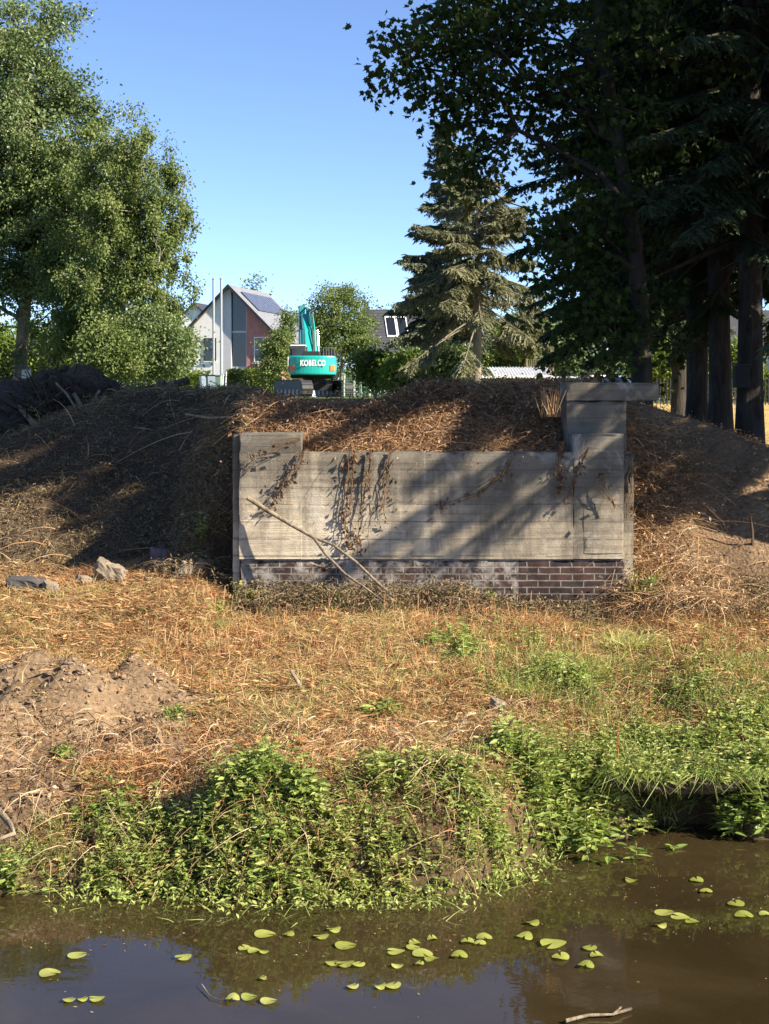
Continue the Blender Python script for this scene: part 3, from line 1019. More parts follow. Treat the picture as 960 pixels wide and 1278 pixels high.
again(proto[0], D(805, 31), 31.0, 1.0, .85, 'dark spruce behind the maple trunk')
again(proto[1], D(850, 31), 31.0, 2.2, 1.0, 'dark spruce at the back of the row at right')
again(proto[2], D(985, 24), 24.0, 3.4, 1.0, 'dark spruce hanging into the right edge of the picture')
spruce('dark_spruce_tree', 'unseen dark spruce beyond the right edge, lower crown thinned to dapple the earth slope', 'tree', (7.1, 14.2, h1(7.1, 14.2) - .05), 18, .19, 3.4, 2.9,  # out of view; lower crown thinned so sun patches reach slope and wall
       M['spruce_needle'], M['dark_bark'], .30, 6, .14, .04, grp, fill=.95, power=.5, droop=.42, thin=(5.4, .42))
spruce('dark_spruce_tree', 'added unseen spruce beyond the right edge, crown set high to shade the left slope', 'tree', (9.3, 13.3, h1(9.3, 13.3) - .05), 19, .20, 8.0, 2.7,  # extra unseen tree, added to shade the left slope but not the wall
       M['spruce_needle'], M['dark_bark'], .30, 6, .14, .045, grp, fill=1.0, power=.5, droop=.3)
again(proto[2], 8.4, 16.4, 1.4, 1.05, 'dark spruce beyond the right edge above the earth slope')
again(proto[1], 9.7, 19.4, 5.2, 1.05, 'dark spruce beyond the right edge at the field corner')

# maple in front of them
d = 20.0
mx = D(802, d); gz = h1(mx, d)


def mp_(px, py, dd=0.0): return (D(px, d + dd), d + dd, Zp(py, d + dd))


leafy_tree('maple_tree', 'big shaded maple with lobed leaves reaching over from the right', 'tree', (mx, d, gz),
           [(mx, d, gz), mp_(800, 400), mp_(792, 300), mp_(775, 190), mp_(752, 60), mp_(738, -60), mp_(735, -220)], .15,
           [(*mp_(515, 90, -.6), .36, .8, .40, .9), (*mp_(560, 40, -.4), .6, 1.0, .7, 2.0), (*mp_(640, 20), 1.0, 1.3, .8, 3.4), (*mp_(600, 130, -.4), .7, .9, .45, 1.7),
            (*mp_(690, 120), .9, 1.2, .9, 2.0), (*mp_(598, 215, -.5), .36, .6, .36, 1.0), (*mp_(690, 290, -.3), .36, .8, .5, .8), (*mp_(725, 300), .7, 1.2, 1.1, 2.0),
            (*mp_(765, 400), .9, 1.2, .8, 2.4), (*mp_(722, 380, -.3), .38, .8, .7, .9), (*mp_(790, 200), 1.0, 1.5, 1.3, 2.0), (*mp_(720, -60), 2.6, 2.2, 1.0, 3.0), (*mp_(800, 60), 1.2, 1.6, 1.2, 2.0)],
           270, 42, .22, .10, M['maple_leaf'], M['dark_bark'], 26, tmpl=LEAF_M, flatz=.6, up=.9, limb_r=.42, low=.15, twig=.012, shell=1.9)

# ------------------------------------------------------------------ buildings
M['white_wall'] = flat('white_render', (.82, .81, .79), .85, var=.06, scale=2)
M['grey_panel'] = flat('pale_grey_panel', (.48, .49, .52), .6, var=.06)
M['pink_brick'] = stripe_mat('pink_brick_wall', (.44, .17, .15), (.50, .30, .26), 2, .075, .16, .9, 0, .2)
M['glass'] = glass_mat('dark_glass', (.012, .015, .018), .08)
M['zinc_roof'] = stripe_mat('pale_zinc_roof', (.20, .21, .225), (.13, .135, .15), 1, .45, .08, .55, .1, .3)
M['solar'] = stripe_mat('solar_cells', (.055, .065, .10), (.30, .31, .33), 1, .62, .10, .25, 0, .1)
M['tile_roof'] = stripe_mat('dark_roof_tiles', (.040, .042, .050), (.018, .018, .022), 2, .22, .22, .6, 0, .6)
M['white_trim'] = flat('white_trim', (.75, .75, .74), .5, var=.04)
M['steel'] = flat('steel_pipe', (.30, .33, .35), .5, .3, var=.08)
M['dark_metal'] = flat('dark_metal', (.03, .03, .035), .5, .3)
M['curtain'] = flat('cream_curtain', (.45, .38, .27), .9)

d = 120
hx = D(287, d); hgz = 2.95
hs = thing('gable_house', 'modern house with half white, half pink brick gable, tall glass strip and solar roof', 'house', (hx, d, hgz), R(-14))
ridge, half, eave, dep = 9.3, 4.1, 5.25, 9.5
sl = (ridge - eave) / half
mb = MB(); mb.prism_xz([(-half, -.3), (-.62, -.3), (-.62, ridge - .62 * sl - .05), (-half, eave - .05)], 0, dep); mb.build('white_wall', M['white_wall'], hs)
mb = MB(); mb.prism_xz([(-.62, -.3), (.10, -.3), (.10, ridge - .12 - .05), (0, ridge - .05), (-.62, ridge - .62 * sl - .05)], .02, dep); mb.build('grey_panel', M['grey_panel'], hs)
mb = MB(); mb.prism_xz([(.10, -.3), (1.42, -.3), (1.42, ridge - 1.42 * sl - .05), (.10, ridge - .10 * sl - .05)], .25, dep); gl_ = mb.build('glazed_strip', M['glass'], hs)
mb = MB(); mb.box(.12, 1.40, .17, .24, 5.55, 5.68); mb.box(.12, 1.40, .17, .24, 2.65, 2.8); mb.box(1.34, 1.41, .12, .24, 2.8, ridge - 1.42 * sl - .2); mb.build('glazing_bar', M['grey_panel'], gl_)
mb = MB(); mb.box(.12, 1.40, .16, .245, 1.9, 2.64); mb.build('spandrel', M['grey_panel'], gl_)
mb = MB(); mb.prism_xz([(1.42, -.3), (half, -.3), (half, eave - .05), (1.42, ridge - 1.42 * sl - .05)], .01, dep); mb.build('brick_wall', M['pink_brick'], hs)
for (a, b_, z0, z1) in ((-2.15, -1.25, 3.35, 5.05), (2.15, 2.85, 3.2, 5.1)):
    mb = MB()
    for q in ((a - .08, a, z0 - .08, z1 + .08), (b_, b_ + .08, z0 - .08, z1 + .08), (a, b_, z0 - .08, z0), (a, b_, z1, z1 + .08), (a, b_, (z0 + z1) / 2 - .03, (z0 + z1) / 2 + .03)):
        mb.box(q[0], q[1], -.06, -.004, q[2], q[3])
    f = mb.build('window', M['dark_metal'] if a < 0 else M['white_trim'], hs)
    mb = MB(); mb.box(a, b_, -.025, -.006, z0, z1); mb.build('pane', M['glass'], f)
    mb = MB(); mb.box(a - .15, b_ + .15, -.14, -.063, z0 - .18, z0 - .083); mb.build('sill', M['white_trim'], f)
mb = MB()
for sg in (-1, 1):
    P4 = [(0, ridge + .12), (sg * (half + .45), eave - .45 * sl + .12), (sg * (half + .45), eave - .45 * sl - .06), (0, ridge - .04)]
    if sg < 0: P4 = P4[::-1]
    mb.prism_xz(P4, -.45, dep + .3)
rf = mb.build('roof', M['zinc_roof'], hs)
mb = MB()
for sg in (-1, 1):
    P4 = [(0, ridge + .16), (sg * (half + .48), eave - .48 * sl + .16), (sg * (half + .48), eave - .48 * sl - .12), (0, ridge - .12)]
    mb.prism_xz(P4 if sg > 0 else P4[::-1], -.52, -.453)
mb.build('verge', M['dark_metal'], rf)
mb = MB()
V = []
for (t, yy) in ((.14, .9), (.14, 8.6), (.52, 8.6), (.52, .9)):
    x_ = t * half; z_ = ridge + .12 - x_ * sl
    V += [(x_ + .06, yy, z_ + .09)]
V += [(a - .03, b2, c - .04) for a, b2, c in V]
mb.add(V, [(0, 1, 2, 3), (7, 6, 5, 4), (0, 4, 5, 1), (1, 5, 6, 2), (2, 6, 7, 3), (3, 7, 4, 0)])
mb.build('solar_panel', M['solar'], rf)
for xx in (-1.15, -.50):
    mb = MB(); mb.tube([(xx, -.66, .2), (xx, -.66, 5), (xx, -.66, ridge + .55)], .10, 10); mb.tube([(xx, -.66, ridge + .55), (xx, -.66, ridge + .62)], .14, 10)
    mb.build('flue_pipe', M['steel'], hs)

d = 140
hx = D(243, d)
h2 = thing('gable_house', 'small white gable peeping between birch leaves left of the brick house', 'house', (hx, d, 2.9), R(-12))
mb = MB(); mb.prism_xz([(-3, -.3), (3, -.3), (3, 6.4), (0, 9.2), (-3, 6.4)], 0, 7); mb.build('wall', M['white_wall'], h2)
mb = MB(); mb.prism_xz([(0, 9.4), (3.4, 6.2), (3.4, 6.0), (0, 9.2), ], -.3, 7.2); mb.prism_xz([(0, 9.2), (-3.4, 6.0), (-3.4, 6.2), (0, 9.4)], -.3, 7.2); mb.build('roof', M['tile_roof'], h2)
mb = MB(); mb.box(-.5, .5, -.05, -.004, 5.2, 6.6); mb.build('window', M['glass'], h2)

d = 112
hx = D(500, d)
h3 = thing('tiled_house', 'house with a steep dark tiled roof carrying two framed panels', 'house', (hx, d, 2.9), R(9))
rz_, ez_, hw = 7.0, 3.6, 2.35
mb = MB(); mb.prism_yz([(0, -.3), (6, -.3), (6, ez_ - .05), (3, rz_ - .08), (0, ez_ - .05)], -hw, hw); mb.build('wall', M['white_wall'], h3)
mb = MB(); mb.prism_yz([(-.4, ez_ - .45), (3, rz_), (3, rz_ + .16), (-.4, ez_ - .29)], -hw - .25, hw + .05)
mb.prism_yz([(3, rz_), (6.4, ez_ - .45), (6.4, ez_ - .29), (3, rz_ + .16)], -hw - .25, hw + .05)
rf3 = mb.build('roof', M['tile_roof'], h3)
mb = MB(); mb.prism_yz([(-.45, ez_ - .52), (3, rz_ - .02), (3, rz_ + .2), (-.45, ez_ - .26)], hw + .053, hw + .22); mb.prism_yz([(3, rz_ - .02), (6.4, ez_ - .52), (6.4, ez_ - .26), (3, rz_ + .2)], hw + .053, hw + .22)
mb.build('verge', M['white_trim'], rf3)
mb = MB(); mb.box(-hw - .02, -hw + .3, 2.6, 3.1, rz_ - .5, rz_ + .75); mb.build('chimney', M['dark_metal'], h3)
sl3 = (rz_ - ez_ + .45) / 3.4
for xa in (-.85, .02):
    mb = MB(); V = []
    for (xx, yy) in ((xa, 1.0), (xa + .80, 1.0), (xa + .80, 2.45), (xa, 2.45)):
        V.append((xx, yy - .07, ez_ - .29 + (yy + .4) * sl3 + .07))
    V += [(a, b2 + .07, c - .06) for a, b2, c in V]
    mb.add(V, [(0, 1, 2, 3), (7, 6, 5, 4), (0, 4, 5, 1), (1, 5, 6, 2), (2, 6, 7, 3), (3, 7, 4, 0)])
    pn = mb.build('roof_panel', M['white_trim'], rf3)
    mb = MB(); V = []
    for (xx, yy) in ((xa + .07, 1.1), (xa + .73, 1.1), (xa + .73, 2.35), (xa + .07, 2.35)):
        V.append((xx, yy - .085, ez_ - .29 + (yy + .4) * sl3 + .085))
    V += [(a, b2 + .02, c - .014) for a, b2, c in V]
    mb.add(V, [(0, 1, 2, 3), (7, 6, 5, 4), (0, 4, 5, 1), (1, 5, 6, 2), (2, 6, 7, 3), (3, 7, 4, 0)])
    mb.build('panel_glass', M['glass'], rf3)

# white corrugated shed roof
d = 52
x0, x1 = D(600, d), D(692, d)
sh = thing('garden_shed', 'low garden shed with a white corrugated roof behind the heap', 'shed', ((x0 + x1) / 2, d, 2.9))
hw = (x1 - x0) / 2
mb = MB(); mb.box(-hw + .1, hw - .1, .15, 1.9, -.2, .95); mb.build('wall', M['oak_bark'], sh)
xs = np.linspace(-hw, hw, 97)
zw = .03 * np.sin(np.arange(97) * PI / 2)
top = np.concatenate([np.column_stack([xs, np.full(97, yy), zz + zw]) for yy, zz in ((-.1, .98), (2.1, 1.32), (2.1, 1.29), (-.1, .90))])
i0 = np.arange(96)
F = np.concatenate([np.stack([i0 + a * 97, i0 + 1 + a * 97, i0 + 1 + ((a + 1) % 4) * 97, i0 + ((a + 1) % 4) * 97], -1) for a in range(4)])
mb = MB(); mb.add(top, F); mb.build('roof', M['white_trim'], sh)

d = 58
tl_ = thing('garden_trellis', 'pale lattice trellis panel above the right end of the white shed roof', 'trellis', (D(674, d), d, 2.9))
for xx in (-.52, .52):
    mb = MB(); mb.box(xx - .03, xx + .03, 0, .06, -.2, 1.75); mb.build('post', M['dead_wood'], tl_)
mb = MB()
for k in range(13): mb.box(-.48 + k * .08 - .012, -.48 + k * .08 + .012, .002, .02, 1.25, 1.72)
for k in range(6): mb.box(-.5, .5, .021, .04, 1.27 + k * .085, 1.29 + k * .085)
mb.build('lattice', M['dead_wood'], tl_)


# ------------------------------------------------------------------ cars
M['white_paint'] = flat('white_car_paint', (.75, .76, .77), .25, var=.03, coat=.5)
M['blue_paint'] = flat('dark_blue_car_paint', (.03, .04, .09), .25, var=.05, coat=.5)
M['rubber'] = flat('black_rubber', (.02, .02, .02), .85, var=.2)
M['red_lens'] = flat('red_lamp', (.4, .02, .02), .2)


def car(label, loc, rz, paint):
    c = thing('parked_car', label, 'car', loc, rz)
    mb = MB()
    mb.prism_xz([(-2.05, .35), (2.05, .35), (2.1, .6), (2.0, .82), (1.15, .92), (-2.0, .95), (-2.1, .7)], -.82, .82)
    mb.build('body', paint, c, bevel=.06)
    mb = MB()
    V = [(-1.75, -.74, .9), (1.05, -.74, .9), (.35, -.58, 1.45), (-1.35, -.58, 1.45), (-1.75, .74, .9), (1.05, .74, .9), (.35, .58, 1.45), (-1.35, .58, 1.45)]
    mb.add(V, [(0, 1, 2, 3), (5, 4, 7, 6), (3, 2, 6, 7), (1, 5, 6, 2), (4, 0, 3, 7)])
    mb.build('roof', paint, c, bevel=.05)
    mb = MB()
    mb.add([(-1.55, -.715, .97), (.85, -.715, .97), (.25, -.62, 1.36), (-1.25, -.62, 1.36)], [(0, 1, 2, 3)])
    mb.add([(-1.55, -.735, .97), (.85, -.735, .97), (.25, -.64, 1.36), (-1.25, -.64, 1.36)], [(0, 1, 2, 3)])
    mb.build('side_window', M['glass'], c)
    mb = MB(); mb.box(-2.13, -2.06, -.74, -.5, .68, .86); mb.build('tail_lamp', M['red_lens'], c)
    for xx in (-1.3, 1.3):
        for yy in (-.80, .80):
            mb = MB(); mb.tube([(xx, yy - .1, .31), (xx, yy + .1, .31)], .31, 20); mb.build('wheel', M['rubber'], c)
    return c


car('white parked car half hidden behind the concrete cap under the dark trees', (D(765, 75), 75, h1(D(765, 75), 75)), R(8), M['white_paint'])
car('white parked car showing in slivers left of the concrete cap, under low branches', (D(716, 80), 80, h1(D(716, 80), 80)), R(-6), M['white_paint'])
car('dark blue parked car behind the hedge in front of the glass strip', (D(298, 110), 110, 3.5), R(4), M['blue_paint'])

# ------------------------------------------------------------------ hedge, fence, bins, field fence
d = 84


def hedge(label, px0, px1, d, zt, leaf=.11, mt='bright_leaf'):
    x0, x1 = D(px0, d), D(px1, d)
    n = int((x1 - x0) * (zt - 2.9) * 27 / leaf ** 2 * .8)
    root = thing('clipped_hedge', label, 'hedge', ((x0 + x1) / 2, d, 2.9))
    hw = (x1 - x0) / 2
    p = np.column_stack([RNG.uniform(-hw, hw, n), RNG.uniform(-.35, .35, n), RNG.uniform(-.1, 1, n) ** .8 if False else RNG.random(n) ** .8])
    p[:, 2] *= (zt - 2.9) * (.9 + .14 * fbm(p[:, 0] + 50, p[:, 1], 1.2, 4))
    mb = MB()
    L = leaf * (.6 + .8 * RNG.random(n))
    leaves(mb, p, rdir(n, .2), rdir(n, .6), L, L * .6, RNG.random(n))
    mb.build('foliage', M[mt], root)
    mb = MB()
    for xx in np.arange(-hw + .2, hw, .5): mb.tube([(xx, 0, -.2), (xx + .05, 0, .5), (xx, 0, 1.0)], .025, 5)
    mb.build('stems', M['oak_bark'], root)


hedge('clipped green hedge in front of the gable house', 284, 350, 80, Zp(459, 80))
hedge('short clipped hedge under the birch left of the bins', 216, 252, 82, Zp(464, 82))

hedge('long far hedge behind the oak and birch trunks', -60, 262, 104, Zp(462, 104), .22, 'oak_leaf')
hedge('far hedge between the excavator and the spruce trunk', 400, 596, 100, Zp(462, 100), .22, 'oak_leaf')
hedge('far hedge behind the white shed and the parked cars', 590, 800, 98, Zp(452, 98), .22, 'oak_leaf')
hedge('far hedge at the back of the yellow field', 795, 1060, 96, Zp(462, 96), .22, 'shrub_leaf')
M['bin'] = flat('grey_green_bin', (.24, .36, .34), .4, var=.1)
M['bin_blue'] = flat('grey_blue_bin', (.25, .32, .38), .4, var=.1)
M['stake'] = flat('pale_stake', (.62, .60, .52), .7, var=.1)
d = 62
for px, lb, mt in ((255, 'grey-blue wheelie bin, leftmost of three below the white gable', 'bin_blue'), (264, 'grey-blue wheelie bin, middle of three below the white gable', 'bin_blue'), (273, 'green wheelie bin, rightmost of three below the white gable', 'bin')):
    b_ = thing('wheelie_bin', lb, 'bin', (D(px, d), d, 3.05), RNG.uniform(-.4, .4), 'wheelie bins below the white gable')
    mb = MB()
    V = [(-.14, -.17, .06), (.14, -.17, .06), (.14, .17, .06), (-.14, .17, .06), (-.17, -.22, .98), (.17, -.22, .98), (.17, .22, .98), (-.17, .22, .98)]
    mb.add(V, [(0, 3, 2, 1), (4, 5, 6, 7), (0, 1, 5, 4), (1, 2, 6, 5), (2, 3, 7, 6), (3, 0, 4, 7)])
    mb.build('body', M[mt], b_, bevel=.02)
    mb = MB(); mb.box(-.185, .185, -.24, .25, .985, 1.03); mb.build('lid', M['dark_metal'] if mt != 'bin' else M['bin'], b_, bevel=.015)
    for sx_ in (-.16, .16):
        mb = MB(); mb.tube([(sx_ - .025, .2, .08), (sx_ + .025, .2, .08)], .085, 12); mb.build('wheel', M['rubber'], b_)
for px, hh, lb in ((277, 1.05, 'short pale stake leaning beside the green bin'), (281, 1.15, 'pale stake just left of the clipped hedge'), (288, .55, 'low white peg in front of the hedge')):
    mb = MB(); mb.tube([(0, 0, -.2), (.02, 0, hh * .5), (.05, 0, hh)], .028, 6)
    o = mb.build('wooden_stake', M['stake']); o.location = (D(px, d - 1), d - 1, 3.05)
    tag(o, lb, 'stake')

d = 66
fe = thing('wire_fence', 'green wire mesh fence with wooden posts right of the excavator', 'fence', (D(448, d), d, 2.9))
for px in (430, 443, 451, 462):
    mb = MB(); mb.tube([(D(px, d) - D(448, d), 0, -.2), (D(px, d) - D(448, d) - .03, 0, .7), (D(px, d) - D(448, d), 0, 1.62 if px > 440 else 1.3)], .045, 7)
    mb.build('post', M['stake'], fe)
M['green_wire'] = flat('green_wire', (.06, .20, .13), .5)
mb = MB()
for k in range(22): mb.box(-.75 + k * .085 - .006, -.75 + k * .085 + .006, -.056, -.046, .1, 1.5)
for k in range(8): mb.box(-.78, 1.1, -.07, -.058, .12 + k * .19, .13 + k * .19 + .006)
mb.build('wire_mesh', M['green_wire'], fe)
mb = MB(); mb.tube([(.18, -.1, .9), (.18, -.1, 1.75), (.62, -.1, 1.78), (.62, -.1, .9)], .025, 6)
mb.build('gate_frame', M['green_wire'], fe)

d = 40
ff = thing('iron_fence', 'low dark iron railing along the yellow field behind the trunks', 'fence', (D(870, d), d, h1(D(870, d), d)))
mb = MB()
x0, x1 = D(820, d) - D(870, d), D(985, d) - D(870, d)
for k in range(40):
    xx = x0 + (x1 - x0) * k / 39
    mb.box(xx - .012, xx + .012, -.012, .012, -.1, .72)
mb.build('railing', M['dark_metal'], ff)
mb = MB(); mb.box(x0, x1, .014, .04, .62, .66); mb.box(x0, x1, .014, .04, .12, .16); mb.build('rail', M['dark_metal'], ff)

d = 130
hb = thing('brick_house', 'dim brick house with pale windows behind the rightmost trunk', 'house', (D(955, d), d, 2.9), R(6))
M['brown_brick'] = stripe_mat('brown_brick_wall', (.20, .12, .09), (.28, .2, .16), 2, .075, .16, .9, 0, .2)
mb = MB(); mb.prism_yz([(0, -.3), (7, -.3), (7, 4.6), (3.5, 8), (0, 4.6)], -5, 4); mb.build('wall', M['brown_brick'], hb)
mb = MB(); mb.prism_yz([(-.4, 4.3), (3.5, 8.05), (3.5, 8.25), (-.4, 4.5)], -5.2, 4.2); mb.prism_yz([(3.5, 8.05), (7.4, 4.3), (7.4, 4.5), (3.5, 8.25)], -5.2, 4.2); mb.build('roof', M['tile_roof'], hb)
for xx in (-4.0, -2.2, -.4, 1.4):
    mb = MB(); mb.box(xx, xx + 1.0, -.05, -.004, 2.3, 4.0); f = mb.build('window', M['white_trim'], hb)
    mb = MB(); mb.box(xx + .1, xx + .9, -.07, -.052, 2.4, 3.9); mb.build('pane', M['glass'], f)

# ------------------------------------------------------------------ excavator
M['teal'] = flat('teal_machine_paint', (.012, .36, .31), .38, var=.08, coat=.25)
M['teal_dark'] = flat('dark_teal_paint', (.01, .17, .17), .45, var=.1)
M['black'] = flat('black_steel', (.018, .018, .018), .6, var=.3)
M['grey_steel'] = flat('worn_steel', (.22, .20, .18), .55, .4, var=.3)
M['orange_lens'] = flat('orange_reflector', (.75, .18, .03), .35)
M['white_letter'] = flat('white_lettering', (.80, .82, .80), .5, var=.02)
M['chrome'] = flat('chrome_rod', (.6, .6, .6), .2, .9)
M['light_grey'] = flat('light_grey_panel', (.5, .52, .5), .5)
d = 70
ex = thing('excavator', 'teal crawler excavator seen from behind on the embankment', 'excavator', (D(392, d), d, h1(D(392, d), d) - .02))
cw = MB()
prof = []
for a in np.linspace(-1.22, 1.22, 13): prof.append((a, -2.35 + .38 * (abs(a) / 1.22) ** 2.4))
prof += [(1.22, -1.0), (-1.22, -1.0)]
prof = prof
cw.prism_xy(prof, 1.20, 2.20)
cwo = cw.build('counterweight', M['teal'], ex, bevel=.07)
fc = bpy.data.curves.new('lettering', 'FONT')
fc.body = 'KOBELCO'
fc.size = .42; fc.align_x = 'CENTER'; fc.align_y = 'CENTER'; fc.extrude = .006; fc.offset = .012; fc.space_character = 1.08; fc.resolution_u = 6
fc.materials.append(M['white_letter'])
tmp = bpy.data.objects.new('lettering_curve', fc); COL.objects.link(tmp)
lm_ = bpy.data.meshes.new_from_object(tmp.evaluated_get(bpy.context.evaluated_depsgraph_get()))
bpy.data.objects.remove(tmp)
fo = bpy.data.objects.new('lettering', lm_); COL.objects.link(fo); fo.parent = cwo
fo.location = (.06, -2.362, 1.80); fo.rotation_euler = (R(90), 0, 0); fo.scale = (.66, 1, 1)
for sx_ in (-1, 1):
    mb = MB(); mb.box(-.13, .13, -.025, .02, -.15, .15)
    o = mb.build('reflector', M['orange_lens'], cwo); o.location = (sx_ * 1.06, -2.10, 1.56); o.rotation_euler = (0, 0, sx_ * R(28))
mb = MB(); mb.prism_xy([(-1.20, -.998), (1.20, -.998), (1.20, 1.9), (.3, 2.1), (-.25, 2.1), (-1.20, 1.9)], 1.08, 1.32); mb.build('turntable_deck', M['black'], ex)
mb = MB(); mb.prism_xz([(-.62, 1.33), (1.2, 1.33), (1.2, 2.12), (1.1, 2.22), (-.5, 2.22), (-.62, 2.12)], -.998, .6); hd = mb.build('engine_hood', M['teal'], ex, bevel=.04)
mb = MB(); mb.prism_xz([(-.55, 2.205), (.45, 2.205), (.35, 2.45), (-.45, 2.45)], -1.9, -.3); mb.build('hood_grille', M['black'], hd, bevel=.03)
mb = MB(); mb.prism_xz([(.55, 2.205), (1.15, 2.205), (1.12, 2.48), (.6, 2.48)], -1.7, .2); mb.build('tool_box', M['black'], hd, bevel=.03)
mb = MB()
for k in range(5): mb.tube([(.58 + k * .14, -1.72, 2.2), (.58 + k * .14, -1.72, 2.62)], .014, 5)
mb.tube([(.56, -1.72, 2.62), (1.16, -1.72, 2.62)], .02, 6); mb.build('handrail', M['grey_steel'], hd)
mb = MB(); mb.prism_yz([(-.6, 1.33), (1.25, 1.33), (1.35, 1.8), (1.05, 2.78), (-.5, 2.78), (-.6, 2.5)], -1.28, -.40); cb = mb.build('cab', M['black'], ex, bevel=.05)
mb = MB(); mb.box(-1.15, -.52, -.625, -.603, 1.95, 2.65); mb.build('rear_window', M['glass'], cb)
mb = MB(); mb.prism_yz([(-.5, 2.783), (1.0, 2.783), (.95, 2.84), (-.45, 2.84)], -1.24, -.44); mb.build('cab_roof', M['light_grey'], cb)
mb = MB(); mb.prism_yz([(-2.0, 1.34), (-.62, 1.34), (-.62, 2.15), (-2.0, 2.15)], -1.30, -1.225); mb.build('side_panel', M['light_grey'], ex, bevel=.02)
mb = MB(); mb.tube([(1.28, -1.9, 1.1), (1.34, -1.9, 1.9), (1.42, -1.9, 2.35)], .02, 5); mb.tube([(1.42, -1.9, 2.35), (1.5, -1.9, 2.5)], .05, 6); mb.build('mirror', M['black'], ex)
# boom, stick, bucket, rams
bmx = -.04
arm_parts = []
mb = MB(); mb.prism_yz([(.7, 1.6), (1.15, 1.45), (2.3, 3.0), (3.6, 4.15), (4.7, 4.45), (4.65, 4.72), (3.4, 4.72), (1.9, 3.7)], bmx - .31, bmx + .31); bo = mb.build('boom', M['teal'], ex, bevel=.04)
for sx_ in (-.45, .45):
    mb = MB(); mb.tube([(bmx + sx_, 1.6, 1.5), (bmx + sx_, 2.05, 2.9)], .10, 10); r_ = mb.build('boom_ram', M['teal_dark'], ex)
    mb = MB(); mb.tube([(bmx + sx_, 2.05, 2.9), (bmx + sx_, 2.35, 3.75)], .055, 8); mb.build('ram_rod', M['chrome'], r_)
mb = MB(); mb.tube([(bmx, 2.3, 3.95), (bmx, 3.5, 4.95)], .11, 10); r_ = mb.build('stick_ram', M['teal_dark'], ex)
mb = MB(); mb.tube([(bmx, 3.5, 4.95), (bmx, 4.5, 5.15)], .055, 8); mb.build('ram_rod', M['chrome'], r_)
mb = MB(); mb.prism_yz([(4.45, 5.25), (4.75, 5.20), (4.95, 4.6), (4.6, 2.3), (4.25, 2.3), (4.2, 4.5)], bmx - .40, bmx - .02); mb.build('stick', M['teal_dark'], ex, bevel=.03)
mb = MB(); mb.prism_yz([(4.2, 2.35), (4.7, 2.35), (5.0, 1.7), (4.6, 1.0), (3.9, .95), (3.6, 1.5), (3.75, 1.55), (4.1, 1.15), (4.45, 1.3), (4.5, 1.8)], bmx - .75, bmx + .25); mb.build('bucket', M['grey_steel'], ex)
mb = MB()
mb.tube([(bmx + .10, .9, 1.7), (bmx + .12, 1.7, 3.75), (bmx + .1, 3.0, 4.9), (bmx + .05, 4.2, 5.1)], .035, 6)
mb.tube([(bmx + .18, .9, 1.7), (bmx + .2, 1.75, 3.72), (bmx + .18, 3.0, 4.88), (bmx + .12, 4.2, 5.05)], .035, 6)
mb.build('hydraulic_hose', M['black'], bo)
for ch in ex.children:
    if ch.name.split('.')[0] in ('boom', 'boom_ram', 'stick_ram', 'stick', 'bucket'): ch.rotation_euler = (0, 0, R(8))
# undercarriage, slewed a little against the upper works
uc = MB(); uc.tube([(0, 0, .55), (0, 0, 1.07)], .62, 20); uc.box(-1.0, 1.0, -.55, .55, .4, .75); u_ = uc.build('undercarriage', M['black'], ex)
ang = R(24)
for sx_ in (-1, 1):
    mb = MB()
    pr = []
    for a in np.linspace(PI / 2, 3 * PI / 2, 9): pr.append((-1.75 + .46 * math.cos(a), .47 + .46 * math.sin(a)))
    for a in np.linspace(-PI / 2, PI / 2, 9): pr.append((1.75 + .46 * math.cos(a), .47 + .46 * math.sin(a)))
    mb.prism_yz(pr, sx_ * 1.2 - .3, sx_ * 1.2 + .3)
    # grouser bars
    per_ = []
    for k in range(22): per_.append((-1.75 + 3.5 * k / 21, .935, 0)); per_.append((-1.75 + 3.5 * k / 21, .005, 0))
    for (yy, zz, q) in per_: mb.box(sx_ * 1.2 - .3, sx_ * 1.2 + .3, yy - .02, yy + .02, zz - .03, zz + .03)
    for a in np.linspace(PI / 2, 3 * PI / 2, 7):
        mb.box(sx_ * 1.2 - .3, sx_ * 1.2 + .3, -1.75 + .47 * math.cos(a) - .03, -1.75 + .47 * math.cos(a) + .03, .47 + .47 * math.sin(a) - .03, .47 + .47 * math.sin(a) + .03)
    tr_ = mb.build('crawler_track', M['black'], ex)
    tr_.rotation_euler = (0, 0, ang)
    mb = MB()
    for k in range(6): mb.tube([(sx_ * 1.2 - .32, -1.5 + k * .6, .3), (sx_ * 1.2 + .32, -1.5 + k * .6, .3)], .17, 12)
    mb.build('track_roller', M['grey_steel'], tr_)

ex.scale = (.88, .88, .88)
# bird box and tree box
d = 49.4
bb = thing('bird_box', 'small pale wooden nest box on the oak trunk', 'nest box', (D(33, d), d, Zp(472, d)))
mb = MB(); mb.prism_yz([(-.12, 0), (.12, 0), (.12, .36), (-.12, .28)], -.13, .13); mb.build('box', M['stake'], bb)
mb = MB(); mb.prism_yz([(-.17, .285), (.14, .38), (.14, .40), (-.17, .31)], -.16, .16); mb.build('roof', M['oak_bark'], bb)
mb = MB(); mb.tube([(0, -.126, .2), (0, -.122, .2)], .03, 12); mb.build('entrance_hole', M['black'], bb)
d = 20.75
tb = thing('tree_box', 'dark box strapped to the rightmost spruce trunk', 'box', (D(925, d), d, Zp(484, d)))
mb = MB(); mb.box(-.10, .10, -.09, .09, 0, .31); mb.build('box', M['rubber'], tb, bevel=.01)
mb = MB(); mb.prism_yz([(-.12, .312), (.11, .335), (.11, .35), (-.12, .327)], -.115, .115); mb.build('roof', M['dark_metal'], tb)

